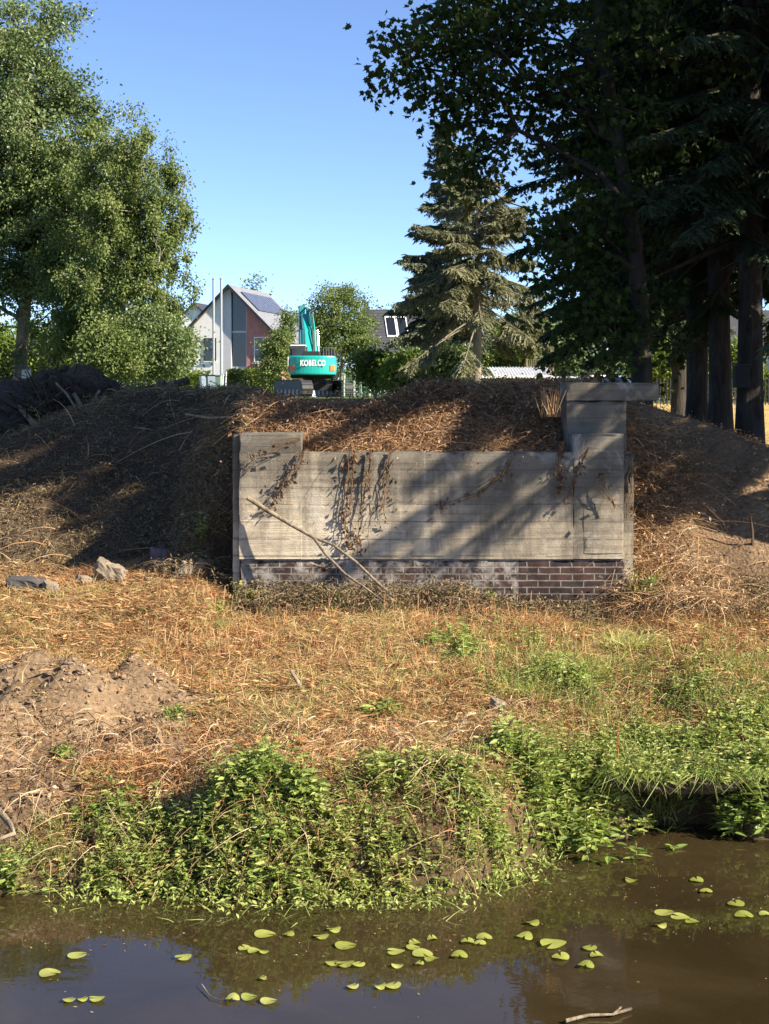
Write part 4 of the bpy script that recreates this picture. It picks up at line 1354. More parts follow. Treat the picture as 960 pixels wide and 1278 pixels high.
# ------------------------------------------------------------------ rubble, logs, branches
def boulder(name, label, cat, loc, dims, rot, mat, seed, rough=.12):
    """a broken block: chipped box with uneven faces"""
    bm = bmesh.new()
    bmesh.ops.create_cube(bm, size=1)
    bmesh.ops.subdivide_edges(bm, edges=bm.edges[:], cuts=14, use_grid_fill=True)
    rg = np.random.default_rng(seed)
    cut = [(unit(rg.normal(size=3)), .52 + .12 * rg.random()) for _ in range(7)]
    for v in bm.verts:
        p = np.array(v.co)
        for nrm, dd in cut:
            e = p @ nrm - dd
            if e > 0: p = p - nrm * e
        p = p * (1 + (float(vn(p[0] * 3 + p[2], p[1] * 3 + seed, 1.7, seed)) - .5) * rough * 2 + (float(fbm(p[0] * 4 + p[2] * 2.3, p[1] * 4 - p[2] * 1.7, 2.2, seed + 3, 4)) - .5) * .22)
        v.co = Vector(p * np.array(dims))
    me = bpy.data.meshes.new(name); bm.to_mesh(me); bm.free(); me.materials.append(mat)
    o = bpy.data.objects.new(name, me); COL.objects.link(o)
    o.location = loc; o.rotation_euler = rot
    return tag(o, label, cat)


def on(px, py, d, dz=0.0):
    x = D(px, d); return (x, d, h1(x, d) + dz)


def where(px, py, lo=8.5, hi=24.0):
    """the ground point seen at a photo pixel"""
    ds = np.linspace(lo, hi, 600)
    xs = (px - CXP) / FPX * ds
    g_ = hz(xs, ds)
    r_ = EYE + (HORP - py) / FPX * ds
    k = int(np.argmax(r_ <= g_)) if (r_ <= g_).any() else -1
    return xs[k], ds[k], g_[k]


def block(name, label, px, py, dd, dims, rot, mt, seed):
    x, y, z = P(px, py, dd)
    return boulder(name, label, 'rubble', (x, y, max(h1(x, y) + dims[2] * .15, z - .05)), tuple(q * .68 for q in dims), rot, M[mt], seed)


block('concrete_slab', 'dark broken slab lying among dry litter at the left edge', 33, 722, 14.6, (.50, .30, .17), (.1, .06, .1), 'rubble_dark', 3)
block('concrete_chunk', 'pale broken chunk tucked against the dark slab at left', 62, 730, 14.5, (.20, .2, .2), (.3, .2, .6), 'rubble', 5)
block('concrete_chunk', 'large sunlit angular chunk below the dark slope', 137, 708, 15.0, (.42, .28, .26), (.2, .35, .3), 'rubble', 8)
block('concrete_chunk', 'small pale stone just left of the large sunlit chunk', 105, 716, 14.9, (.2, .16, .10), (.1, .1, .9), 'rubble', 11)
block('brick_block', 'purplish block of old brickwork in shade below the slope', 202, 692, 15.9, (.34, .28, .34), (.05, .1, .2), 'rubble_brick', 13)
block('concrete_chunk', 'cracked pale chunk standing on edge near the left pier', 228, 710, 15.0, (.20, .16, .30), (.1, .5, .4), 'rubble', 17)
block('concrete_chunk', 'tilted flat chunk leaning toward the left pier', 246, 703, 15.1, (.13, .14, .28), (.1, .7, .1), 'rubble', 19)
x, y, z = where(622, 890); boulder('flat_stone', 'pale flat stone lying in the meadow grass right of centre', 'stone', (x, y, z + .07), (.10, .09, .05), (.2, .3, .4), M['rubble'], 23)


def stick(name, label, cat, pts, rad, mat=None, extra=(), n=7):
    mb = MB()
    pts = np.array(pts, float)
    c0 = pts[0].copy()
    mb.tube(pts - c0, rad, n, rough=.12)
    for p2, r2 in extra: mb.tube(np.array(p2, float) - c0, r2, 6, rough=.12)
    o = mb.build(name, mat or M['dead_wood'], smooth=True)
    o.location = c0
    return tag(o, label, cat)


B = lambda px, py, d: np.array(P(px, py, d))
stick('dead_branch', 'long forked dead branch leaning against the wall over the brickwork', 'branch',
      [B(309, 621, 14.72), B(335, 638, 14.66), B(365, 656, 14.58), B(392, 671, 14.52), B(416, 680, 14.46), B(445, 702, 14.36), B(472, 728, 14.2), B(492, 746, 14.1)],
      np.array([.040, .036, .030, .028, .024, .021, .019, .016]) * .62,
      extra=[([B(392, 671, 14.52), B(405, 690, 14.42), B(430, 716, 14.25), B(462, 738, 14.1), B(480, 752, 14.0)], np.array([.024, .02, .018, .014, .01]) * .7),
             ([B(388, 703, 14.4), B(398, 707, 14.36), B(408, 709, 14.3)], np.array([.012, .011, .008]))])
x, y, z = where(372, 862)
stick('wood_board', 'short weathered piece of board standing in the dry stubble', 'board', [(x + .05, y, z - .02), (x - .06, y + .05, z + .15)], [.022, .014], n=4)
x, y, z = where(940, 680)
stick('dead_stick', 'thin dark stick poking from the earth slope at right', 'stick', [(x, y, z - .05), (x - .02, y - .04, z + .16), (x - .05, y - .06, z + .33)], [.016, .014, .009], M['root_wood'])
stick('fallen_log', 'grey bare log slanting down the root pile at left', 'log', [B(14, 494, 20.6), B(30, 515, 20.2), B(45, 532, 19.9), B(60, 549, 19.6)], [.022, .035, .042, .05], M['dead_wood'])
stick('dead_branch', 'thin curved branch sticking out left of the root pile', 'branch', [B(-6, 505, 21), B(10, 512, 20.8), B(24, 508, 20.6), B(40, 498, 20.6)], [.02, .018, .016, .01], M['root_wood'])
stick('dead_branch', 'pale thin branch lying across the top left of the wall', 'branch', [B(232, 517, 16.5), B(262, 522, 16.2), B(290, 520, 15.9), B(318, 510, 15.9)], [.012, .014, .012, .008])
stick('dead_branch', 'bent twig arching beside the left pier', 'branch', [B(228, 722, 15.6), B(215, 686, 15.7), B(240, 712, 15.5), B(246, 745, 15.2)], [.014, .014, .013, .01])
stick('floating_branch', 'pale broken branch floating at the bottom edge of the water', 'branch', [B(706, 1277, 7.13) + (0, 0, .012), B(735, 1270, 7.2) + (0, 0, .012), B(765, 1270, 7.2) + (0, 0, .016), B(788, 1262, 7.28) + (0, 0, .012)], [.009, .008, .006, .009],
      extra=[([B(765, 1270, 7.2) + (0, 0, .014), B(776, 1264, 7.25) + (0, 0, .03)], [.007, .005])])
stick('floating_twig', 'thin white twig lying on the water below the middle left', 'twig', [B(252, 1233, 7.57) + (0, 0, .02), B(262, 1246, 7.44) + (0, 0, .012), B(285, 1254, 7.36) + (0, 0, .005)], [.0028, .0026, .002], M['dead_wood'])
stick('dead_branch', 'pale drifted branch at the waterline under the left bank', 'branch', [B(78, 1080, 9.35), B(92, 1092, 9.2), B(108, 1104, 9.05)], [.02, .018, .014])
stick('dead_branch', 'grey exposed root hanging over the left end of the bank', 'root', [B(-5, 1008, 9.6), B(12, 1028, 9.3), B(18, 1040, 9.2), B(-4, 1048, 9.2)], [.022, .02, .016, .01])

# root pile
rp = thing('root_pile', 'dark tangled heap of grubbed roots and earth on the left crest', 'root pile', (D(80, 21), 21, 2.6))
c0 = np.array(rp.location)


def lump(name, cen, dims, seed, mat, parent):
    bm = bmesh.new(); bmesh.ops.create_icosphere(bm, subdivisions=6, radius=1)
    for v in bm.verts:
        p = np.array(v.co)
        n1 = fbm(p[0] * 1.3 + p[2] * 1.7, p[1] * 1.3 + p[2] * .6 + seed, 1.4, seed, 5) - .5
        n1 += .55 * (fbm(p[0] * 2 + p[2] * 1.9, p[1] * 2 - p[2] + seed, 3.6, seed + 2, 4) - .5)
        v.co = Vector((p * (1 + n1 * 1.2)) * np.array(dims) + np.array(cen))
    me = bpy.data.meshes.new(name); bm.to_mesh(me); bm.free(); me.materials.append(mat)
    o = bpy.data.objects.new(name, me); COL.objects.link(o); o.parent = parent
    return o


M['dark_earth'] = flat('dark_earth', (.045, .034, .025), .98, var=.5, scale=18, bmp=1.0)
lump('earth_mass', (0, 0, .18), (.85, .75, .62), 4, M['dark_earth'], rp)
lump('earth_mass', (-.65, -.1, -.22), (.75, .8, .6), 9, M['dark_earth'], rp)
lump('earth_mass', (.75, .1, 0), (.7, .6, .36), 12, M['dark_earth'], rp)
mb = MB()
for k in range(620):
    a = RNG.random() * 2 * PI; r_ = RNG.random() ** .6
    p = np.array([np.cos(a) * r_ * .95, -abs(np.sin(a)) * .75 * r_ - .05, .62 * (1 - r_) + RNG.random() * .35 - .15])
    dv = unit(RNG.normal(size=3) * np.array([1, .6, .6]) + np.array([p[0] * .6, -.3, .35]))
    L = .15 + .45 * RNG.random()
    pts = [p, p + dv * L * .5 + RNG.normal(size=3) * .05, p + dv * L + RNG.normal(size=3) * .09]
    r0 = .006 + .02 * RNG.random() ** 2
    mb.tube(pts, [r0, r0 * .8, r0 * .4], 5, rough=.15)
for k in range(3):
    p = np.array([-.25 + .12 * k, -.35, .35]); mb.tube([p, p + (0.02, 0, .2), p + (.05, .03, .3)], [.05, .04, .03], 6, rough=.2)
rp_r = mb.build('root_tangle', M['root_wood'], rp, smooth=True)
mb = MB()
for pts, rr in (([B(93, 492, 20.2), B(100, 505, 20.0), B(108, 515, 19.9)], .03), ([B(70, 478, 20.2), B(84, 492, 20.1), B(96, 512, 19.9)], .018), ([B(80, 512, 20), B(105, 510, 19.9), B(136, 508, 19.9)], .018), ([B(124, 488, 20.2), B(119, 498, 20), B(112, 506, 19.9)], .022)):
    mb.tube(np.array(pts) - c0, rr, 6, rough=.15)
mb.build('bare_root', M['dead_wood'], rp, smooth=True)
for (pts, rr, lb) in (([B(150, 488, 22), B(172, 486, 22), B(200, 482, 22)], .035, 'brown log lying on the crest right of the root pile'),
                      ([B(196, 486, 22.2), B(216, 480, 22.2), B(236, 474, 22.2)], .06, 'thick dark log pointing at the bins on the crest'),
                      ([B(188, 489, 21.8), B(200, 480, 21.8), B(207, 476, 21.8)], .05, 'stubby dark log end on the crest')):
    stick('fallen_log', lb, 'log', pts, [rr, rr * 1.1, rr * .9], M['root_wood'])

# ------------------------------------------------------------------ stubble, litter and brambles
def scatter(n, x0, x1, y0, y1):
    return RNG.uniform(x0, x1, n), RNG.uniform(y0, y1, n)


def green_mask(x, y):
    """where living weeds grow: the river bank and the right of the meadow"""
    s = y - bank_y(x)
    bank = 1 - ss(.45, 1.05, s + (fbm(x, y, 1.4, 71) - .5) * 1.2)
    right = ss(.5, 1.4, x + (fbm(x, y, 1.2, 72) - .5) * 1.6) * (1 - ss(12.4, 14.0, y + (fbm(x, y, 1.0, 75) - .5) * 1.2))
    patch = ss(.56, .66, fbm(x, y, 1.5, 73))
    g_ = np.maximum(bank * (.62 + .38 * ss(.38, .56, fbm(x, y, 1.8, 74))), right * (.35 + .65 * patch))
    return np.clip(g_ * (1 - soil_mask(x, y)), 0, 1)


def in_front(x, y): return y < front_y(x) + .1


# standing and leaning dry stalks and grass
mb = MB()
n = 260000
x, y = scatter(n, -4.4, 4.6, 9.15, 16.9)
dens = (.22 + .78 * ss(.32, .58, fbm(x, y, 2.3, 81, 5))) * (1 - soil_mask(x, y) * .96) * (1 - .75 * green_mask(x, y)) * ss(.0, .5, y - bank_y(x))
dens = dens * np.where(x < -1.4, 1, (y < 14.85) * 1.0)
keep = (RNG.random(n) < dens) & in_front(x, y + .0)
x, y = x[keep], y[keep]; n = len(x)
z = hz(x, y) - .01
lean = RNG.normal(size=(n, 2)) * .75
dv = unit(np.column_stack([lean, np.ones(n) * .55]))
L = (.05 + .14 * RNG.random(n) ** 1.5) * (.45 + 1.15 * fbm(x, y, 2.4, 84))
bend = np.column_stack([RNG.normal(size=(n, 2)) * .05, -RNG.random(n) * .05])
tn = np.clip((fbm(x, y, 1.5, 83) - .5) * 1.3 + .12 + .16 * ss(13.5, 11, y) + RNG.random(n) * .6 + .22 * green_mask(x, y), 0, .93)
blades(mb, np.column_stack([x, y, z]), dv, L, .003 + .005 * RNG.random(n), bend, 2, tn)
# flat litter
n = 150000
x, y = scatter(n, -4.4, 4.6, 9.15, 16.9)
dens = (.2 + .8 * ss(.34, .58, fbm(x, y, 2.9, 85, 5))) * (1 - soil_mask(x, y) * .93) * (1 - .6 * green_mask(x, y)) * ss(.0, .4, y - bank_y(x)) * np.where(x < -1.4, 1, (y < 14.85) * 1.0)
keep = (RNG.random(n) < dens) & in_front(x, y)
x, y = x[keep], y[keep]; n = len(x)
ang_ = vn(x, y, 3.5, 86) * 6.3 + RNG.normal(size=n) * .9          # raked and flattened in swathes
dv = unit(np.column_stack([np.cos(ang_), np.sin(ang_), RNG.normal(size=n) * .2 + .06]))
L = .03 + .13 * RNG.random(n) ** 1.7
tn = np.clip(RNG.random(n) * .8, 0, 1)
leaves(mb, np.column_stack([x, y, hz(x, y) + RNG.random(n) * .05]), dv, rdir(n, 1.5), L, .005 + .018 * RNG.random(n) ** 3, tn)
# rooted tufts of dry grass
nt0 = 1500
x, y = scatter(nt0, -4.3, 4.4, 9.3, 14.8)
keep = (RNG.random(nt0) < (1 - soil_mask(x, y)) * (1 - .55 * green_mask(x, y))) & (y - bank_y(x) > .15)
x, y = x[keep], y[keep]; nt0 = len(x)
per_t = 34
sz = np.repeat(.5 + 1.0 * RNG.random(nt0) ** 2, per_t)
px_ = np.repeat(x, per_t) + RNG.normal(size=nt0 * per_t) * .03 * sz; py_ = np.repeat(y, per_t) + RNG.normal(size=nt0 * per_t) * .03 * sz
comb = np.repeat(RNG.normal(size=(nt0, 2)) * .45, per_t, 0)
dv = unit(np.column_stack([comb + RNG.normal(size=(nt0 * per_t, 2)) * .42, np.ones(nt0 * per_t)]))
L = (.07 + .15 * RNG.random(nt0 * per_t)) * sz
bend = np.column_stack([comb * .5 + RNG.normal(size=(nt0 * per_t, 2)) * .25, -.5 * np.ones(nt0 * per_t)]) * L[:, None]
blades(mb, np.column_stack([px_, py_, hz(px_, py_) - .01]), dv, L, .003 + .004 * RNG.random(nt0 * per_t), bend, 3, np.clip(np.repeat(.15 + .8 * RNG.random(nt0), per_t) + (RNG.random(nt0 * per_t) - .5) * .3, 0, 1))
dg = mb.build('dry_grass', M['dry'])
tag(dg, 'orange-brown dry stubble, cut grass and leaf litter over the meadow', 'dry grass', kind='stuff')

# reddish upright stalks
mb = MB()
n = 4200
x, y = scatter(n, -2.2, 3.4, 11.2, 14.7)
keep = RNG.random(n) < (.15 + .85 * ss(.46, .66, fbm(x, y, 1.7, 87))) * (1 - .7 * green_mask(x, y)) * (1 - soil_mask(x, y))
x, y = x[keep], y[keep]; n = len(x)
dv = unit(np.column_stack([RNG.normal(size=(n, 2)) * .22, np.ones(n)]))
L = .06 + .20 * RNG.random(n) ** 2.5
blades(mb, np.column_stack([x, y, hz(x, y) - .01]), dv, L, .004 + .006 * RNG.random(n), np.zeros((n, 3)), 1, RNG.random(n), tip=.6)
o = mb.build('stalk_litter', M['red_stalk'])
tag(o, 'reddish cut stalks standing in the stubble before the wall', 'stalks', kind='stuff')


# dead bramble stems: arching ribbons plus curled leaves
def brambles(name, label, xs, ys, n, zoff, L0, L1, mat, leafn, flat_=.35, seed_t=.5, down=.0, wid=(.004, .012), keepf=None, tmax=1.0):
    mb = MB()
    x, y = scatter(n, *xs, *ys)
    if keepf is not None:
        k = RNG.random(n) < keepf(x, y); x, y = x[k], y[k]
    n = len(x)
    z = hz(x, y) + RNG.random(n) ** 1.5 * zoff
    dv = unit(np.column_stack([RNG.normal(size=(n, 2)), RNG.normal(size=n) * flat_ + .25]))
    dv[:, 1] -= down * RNG.random(n); dv = unit(dv)
    L = L0 + (L1 - L0) * RNG.random(n) ** 1.6
    bend = np.column_stack([RNG.normal(size=(n, 2)) * .25, -.3 - .35 * RNG.random(n)]) * L[:, None]
    tn = np.clip(fbm(x, y, 1.6, 95) * .6 + RNG.random(n) * .6 - .1, 0, tmax)
    blades(mb, np.column_stack([x, y, z]), dv, L, wid[0] + (wid[1] - wid[0]) * RNG.random(n) ** 2, bend, 4, tn, tip=.35)
    m = leafn
    j = RNG.integers(0, n, m)
    t = RNG.random(m)
    p = np.column_stack([x, y, z])[j] + dv[j] * (L[j] * t)[:, None] + bend[j] * (t ** 2)[:, None] + RNG.normal(size=(m, 3)) * .03
    Ls = .015 + .04 * RNG.random(m) ** 1.5
    leaves(mb, p, rdir(m, -.5), rdir(m, .3), Ls, Ls * .5, np.clip(RNG.random(m) * tmax, 0, 1))
    return tag(mb.build(name, mat), label, 'dead brambles', kind='stuff')


brambles('dead_bramble_litter', 'tangle of dry brown brambles heaped over the top of the wall', (-1.6, 2.5), (14.83, 17.2), 19000, .12, .08, .42, M['heap_litter'], 22000, down=.5,
         keepf=lambda x, y: np.where(y < 15.0, .8, .75) * (1 - .9 * ((x > 1.8) & (y < 15.7))) * np.where((y < 14.97) & (x < -.75), .15, 1))
brambles('dead_vine_litter', 'dry brambles and straw hanging down the earth slope beside the right pier', (2.36, 3.55), (14.35, 17.0), 10000, .22, .12, .65, M['bramble'], 8000, down=.6,
         keepf=lambda x, y: np.clip(1.15 - (x - 2.4) / 1.0 + (fbm(x, y, 2, 97) - .5) * .9 + .5 * (1 - ss(14.6, 15.4, y)), 0, 1))
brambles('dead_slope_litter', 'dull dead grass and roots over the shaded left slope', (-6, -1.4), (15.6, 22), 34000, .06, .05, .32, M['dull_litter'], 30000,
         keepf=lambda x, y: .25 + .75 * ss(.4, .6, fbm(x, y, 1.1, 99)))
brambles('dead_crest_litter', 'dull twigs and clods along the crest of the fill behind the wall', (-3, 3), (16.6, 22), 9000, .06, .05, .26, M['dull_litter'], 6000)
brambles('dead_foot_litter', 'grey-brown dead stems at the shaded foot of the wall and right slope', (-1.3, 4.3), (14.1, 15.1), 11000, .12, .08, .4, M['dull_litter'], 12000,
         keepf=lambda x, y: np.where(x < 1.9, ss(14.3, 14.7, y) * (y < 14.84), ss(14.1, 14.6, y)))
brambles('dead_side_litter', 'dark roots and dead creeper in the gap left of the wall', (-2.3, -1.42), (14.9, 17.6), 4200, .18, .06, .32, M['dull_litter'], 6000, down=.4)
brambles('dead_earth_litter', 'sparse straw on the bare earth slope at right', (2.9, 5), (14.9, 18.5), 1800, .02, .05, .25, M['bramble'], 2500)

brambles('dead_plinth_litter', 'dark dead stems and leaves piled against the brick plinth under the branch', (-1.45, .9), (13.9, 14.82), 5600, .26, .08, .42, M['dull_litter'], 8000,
         keepf=lambda x, y: ss(14.05, 14.75, y + (fbm(x, y, 2.6, 142) - .5) * 1.1) * np.clip(.45 + 1.6 * (fbm(x, y * 0, 1.7, 141) - .35) + .4 * (x < 0), 0, 1))
brambles('dead_twig_litter', 'long loose twigs and stems scattered over the left slope', (-6, -1.5), (15.6, 21), 420, .05, .3, 1.0, M['bramble'], 300, wid=(.008, .02), flat_=.25, tmax=.9)
# vines that hang over the wall, each on its own
def hanging_vine(label, path, dens, spread, group='dry vines hanging over the wall'):
    pts = np.array([P(a, b_, c_) for a, b_, c_ in path])
    v = thing('hanging_vine', label, 'vine', tuple(pts[0]), 0, group)
    c0_ = pts[0]
    mb = MB()
    ti = np.linspace(0, len(pts) - 1, 16)
    fine_ = np.column_stack([np.interp(ti, np.arange(len(pts)), pts[:, q]) for q in range(3)])
    for k in range(5):
        jit = np.cumsum(RNG.normal(size=fine_.shape) * np.array([spread * .35, .004, .008]), 0); jit[:, 1] = -np.abs(jit[:, 1]) - .01
        cut_ = int(RNG.integers(7, 17))
        if k == 0: cut_ = 16
        mb.tube((fine_ - c0_ + jit)[:cut_], np.linspace(.005, .002, cut_), 5)
    mb.build('stem', M['vine_leaf'], v)
    seg = RNG.random(dens) * (len(pts) - 1)
    i = seg.astype(int); f = (seg - i)[:, None]
    p = pts[i] * (1 - f) + pts[i + 1] * f - c0_ + RNG.normal(size=(dens, 3)) * np.array([spread, .02, .03])
    p[:, 1] -= np.abs(RNG.normal(size=dens)) * .04 - .01
    mb = MB()
    dens = int(dens * .6)
    seg, p = seg[:dens], p[:dens]
    Ls = .025 + .04 * RNG.random(dens)
    leaves(mb, p, unit(RNG.normal(size=(dens, 3)) + np.array([0, 0, -1.0])), rdir(dens), Ls, Ls * .55, RNG.random(dens) * .8)
    mb.build('leaves', M['vine_leaf'], v)


W_ = 14.76
hanging_vine('dry vine slanting down the left pier face toward the branch tip', [(382, 560, W_), (368, 588, W_), (352, 612, W_), (342, 632, W_ - .03)], 150, .035)
hanging_vine('thin dry vine on the left pier near its top corner', [(374, 548, W_ - .05), (345, 556, W_ - .05), (325, 566, W_ - .05), (314, 572, W_ - .05)], 45, .02)
hanging_vine('thick leafy dry vine in the middle left of the wall', [(440, 562, W_ + .04), (436, 600, W_ + .03), (432, 640, W_ + .03), (436, 670, W_ + .02), (445, 688, W_)], 260, .04)
hanging_vine('long dry vine just right of the thick leafy one', [(462, 562, W_ + .04), (458, 600, W_ + .03), (452, 650, W_ + .03), (450, 690, W_ + .03)], 120, .03)
hanging_vine('sparse dry vine at the middle of the wall', [(490, 562, W_ + .04), (484, 610, W_ + .03), (478, 660, W_ + .03)], 90, .05)
hanging_vine('dark dry vine spreading low over the wall centre', [(640, 570, W_ + .04), (628, 590, W_ + .03), (600, 612, W_ + .03), (560, 625, W_ + .03), (545, 632, W_ + .03)], 90, .03)
hanging_vine('dry vine beside the right pier', [(702, 552, W_ + .04), (698, 590, W_ + .03), (700, 615, W_ + .03)], 110, .03)
hanging_vine('small dry vine across the sunlit patch of the right pier', [(768, 632, W_ - .02), (752, 600, W_ - .02), (745, 582, W_ - .02)], 40, .03)
hanging_vine('short leafy dry vine at the shadow edge right of centre', [(735, 560, W_), (715, 600, W_), (706, 628, W_)], 70, .025)
hanging_vine('straight dry creeper in the narrow gap right of the pier', [(786, 560, 15.0), (785, 610, 14.95), (788, 650, 14.9)], 60, .02)

# bunch of dry stalks beside the upstand
mb = MB(); n = 120
bx_, by_, bz_ = P(690, 508, 15.2)
blades(mb, np.column_stack([RNG.normal(size=n) * .05, RNG.normal(size=n) * .04, np.zeros(n) - .1]), unit(np.column_stack([RNG.normal(size=(n, 2)) * .22, np.ones(n)])), .12 + .2 * RNG.random(n), np.full(n, .009), np.zeros((n, 3)), 2, .4 + .5 * RNG.random(n), tip=.5)
o = mb.build('stalk_bunch', M['bramble']); o.location = (bx_, by_, bz_); tag(o, 'upright bunch of dry tan stalks left of the concrete cap', 'stalks')

# ------------------------------------------------------------------ living weeds
def plants(mb, x, y, z, h, nl, leaf, tb, spread=.6, stem_mi=1, wr=.34):
    """leafy stems: N stems with nl leaves each"""
    N = len(x)
    base = np.column_stack([x, y, z - .02])
    dv = unit(np.column_stack([RNG.normal(size=(N, 2)) * spread * .5, np.ones(N)]))
    dv[:, 1] -= .15; dv = unit(dv)
    bend = np.column_stack([RNG.normal(size=(N, 2)) * .12, -.05 * np.ones(N)]) * h[:, None]
    blades(mb, base, dv, h, np.full(N, .007), bend, 3, RNG.random(N) * .6, tip=.5, mi=stem_mi)
    t = np.tile((np.arange(nl) + .5) / nl, N) * .85 + .15 * RNG.random(N * nl)
    j = np.repeat(np.arange(N), nl)
    p = base[j] + dv[j] * (h[j] * t)[:, None] + bend[j] * (t ** 2)[:, None]
    a = RNG.random(N * nl) * 2 * PI
    u = unit(np.column_stack([np.cos(a), np.sin(a), .35 - .6 * RNG.random(N * nl)]))
    L = np.broadcast_to(leaf, (N,))[j] * (.55 + .75 * RNG.random(N * nl)) * (1.15 - .55 * t)
    tint = np.clip(tb[j] + (RNG.random(N * nl) - .5) * .45 + t * .12, 0, 1)
    leaves(mb, p, u, unit(RNG.normal(size=(N * nl, 3)) * .45 + np.array([0, 0, 1.0])), L, L * wr * (.8 + .5 * RNG.random(N * nl)), tint, LEAF_L)


WM = [M['weed_leaf'], M['weed_stem']]
mb = MB()
n = 15000
x, y = scatter(n, -4.2, 4.4, 8.9, 14.4)
s = y - bank_y(x)
keep = (RNG.random(n) < green_mask(x, y) ** 1.2) & (s > -.02)
x, y, s = x[keep], y[keep], s[keep]; n = len(x)
hh = (.10 + .20 * RNG.random(n)) * (.5 + 1.0 * fbm(x, y, 1.5, 111)) * np.where(x > .5, 1.05, .95)
plants(mb, x, y, hz(x, y), hh, 13, .024 + .055 * ss(.35, .7, fbm(x, y, 1.9, 117, 3)), np.clip(.15 + .55 * fbm(x, y, 1.3, 113), 0, 1))
# green grass blades between
n = 42000
x, y = scatter(n, -4.2, 4.4, 8.9, 14.6)
s = y - bank_y(x)
keep = (RNG.random(n) < np.clip(green_mask(x, y) * .9 + .13 * ss(.5, 2, s), 0, 1) * (1 - .97 * soil_mask(x, y))) & (s > 0)
x, y = x[keep], y[keep]; n = len(x)
L = .08 + .16 * RNG.random(n)
dv = unit(np.column_stack([RNG.normal(size=(n, 2)) * .5, np.ones(n)]))
bend = np.column_stack([RNG.normal(size=(n, 2)) * .5, -.45 * np.ones(n)]) * L[:, None]
blades(mb, np.column_stack([x, y, hz(x, y) - .01]), dv, L, .004 + .004 * RNG.random(n), bend, 3, np.clip(.35 + .6 * RNG.random(n), 0, 1))
o = mb.build('bank_weeds', WM)
tag(o, 'green nettles, balsam and grass growing along the bank and right meadow', 'weeds', kind='stuff')


def clump(name, label, cat, px, py, w_, h_, nst, leaf, tb, nl=14, group=None, wr=.34, d=None, spread=.5, mats=WM, flowers=0):
    if d is None: x, y, z = where(px, py)
    else: x, y, z = D(px, d), d, h1(D(px, d), d)
    r_ = RNG.normal(size=(nst, 2)) * w_ * .42
    q = hz(x + r_[:, 0], y + r_[:, 1] * .7)
    q = np.maximum(q, z - .25)
    mb = MB()
    hh = h_ * (.6 + .5 * RNG.random(nst)) * np.exp(-(r_[:, 0] / w_) ** 2)
    plants(mb, r_[:, 0], r_[:, 1] * .7, q - z, hh, nl, leaf, np.clip(tb + (RNG.random(nst) - .5) * .25, 0, 1), spread, 1, wr)
    root = thing(name, label, cat, (x, y, z), 0, group)
    mb.build('foliage', mats, root)
    if flowers:
        mb = MB()
        for k in range(flowers):
            i = int(RNG.integers(0, nst)); c_ = np.array([r_[i, 0], r_[i, 1] * .7, q[i] - z + hh[i]]) + RNG.normal(size=3) * .03
            pn = 9
            leaves(mb, np.repeat(c_[None], pn, 0), rdir(pn), rdir(pn), np.full(pn, .03), np.full(pn, .024), RNG.random(pn))
        mb.build('flowers', M['flower'], root)
    return root


clump('balsam_clump', 'large bushy green balsam mass at the bank right of centre', 'weed', 690, 1010, .50, .42, 110, .085, .32, 16)
clump('balsam_clump', 'green balsam mass overhanging the water at the right edge', 'weed', 945, 1000, .34, .45, 70, .09, .30, 16, flowers=2)
clump('balsam_clump', 'green balsam behind the dark hollow of the right bank', 'weed', 860, 950, .40, .32, 70, .075, .32, 14)
clump('nettle_clump', 'tall fresh nettles on the left bank above the water', 'weed', 285, 1010, .26, .38, 60, .085, .38, 15)
clump('nettle_clump', 'leafy nettles in the lower middle of the left bank', 'weed', 345, 1060, .40, .30, 80, .075, .33, 15)
clump('nettle_clump', 'low green nettles at the waterline left of centre', 'weed', 240, 1095, .46, .24, 90, .065, .36, 13)
clump('nettle_clump', 'dark green nettles below the earth heap at left', 'weed', 140, 1030, .26, .24, 45, .08, .25, 13)
clump('nettle_clump', 'pale green nettles sprawling toward the water at centre', 'weed', 470, 1090, .46, .20, 90, .055, .5, 13)
clump('nettle_clump', 'bright broad-leaved weed beside the tall nettles', 'weed', 375, 1000, .17, .30, 26, .10, .35, 12, wr=.45)
clump('balsam_clump', 'leafy green weed covering the bank between the nettles and the large balsam', 'weed', 585, 1000, .30, .26, 90, .065, .4, 14)
clump('balsam_clump', 'yellow-green weed at the waterline where the bank turns right', 'weed', 610, 1050, .34, .22, 100, .055, .5, 13)
clump('nettle_clump', 'low brown-green weeds on the bank just right of centre', 'weed', 530, 960, .34, .20, 80, .05, .45, 12)
for (px_, py_, lb_, w_, h_, lf_, tb_) in ((165, 1085, 'leafy green clump at the waterline below the earth heap', .34, .26, .065, .35), (215, 1050, 'bright green clump on the left bank between dead stems', .26, .30, .07, .5),
        (300, 1090, 'broad mass of small bright leaves touching the water left of centre', .40, .24, .06, .55), (400, 1095, 'sprawling light green clump at the water below the dead stems', .40, .22, .055, .6),
        (325, 985, 'upright nettle clump in the middle of the left bank', .18, .34, .08, .3), (740, 985, 'lush light green clump above the right waterline', .40, .34, .07, .5),
        (650, 945, 'leafy clump at the top of the bank right of centre', .34, .28, .07, .3), (800, 930, 'fresh green clump behind the turf overhang', .40, .24, .06, .5)):
    clump('weed_clump', lb_, 'weed', px_, py_, w_, h_, 95, lf_, tb_, 14)
clump('dock_plant', 'isolated dock plant with long green leaves in the orange stubble', 'weed', 480, 888, .20, .12, 20, .13, .42, 7, wr=.3, spread=1.2)
clump('weed_clump', 'small green weed at the edge of the earth heap', 'weed', 78, 945, .10, .14, 18, .05, .3, 10)
clump('weed_clump', 'grey-green weeds right of the earth heap', 'weed', 215, 890, .20, .12, 34, .05, .35, 9)
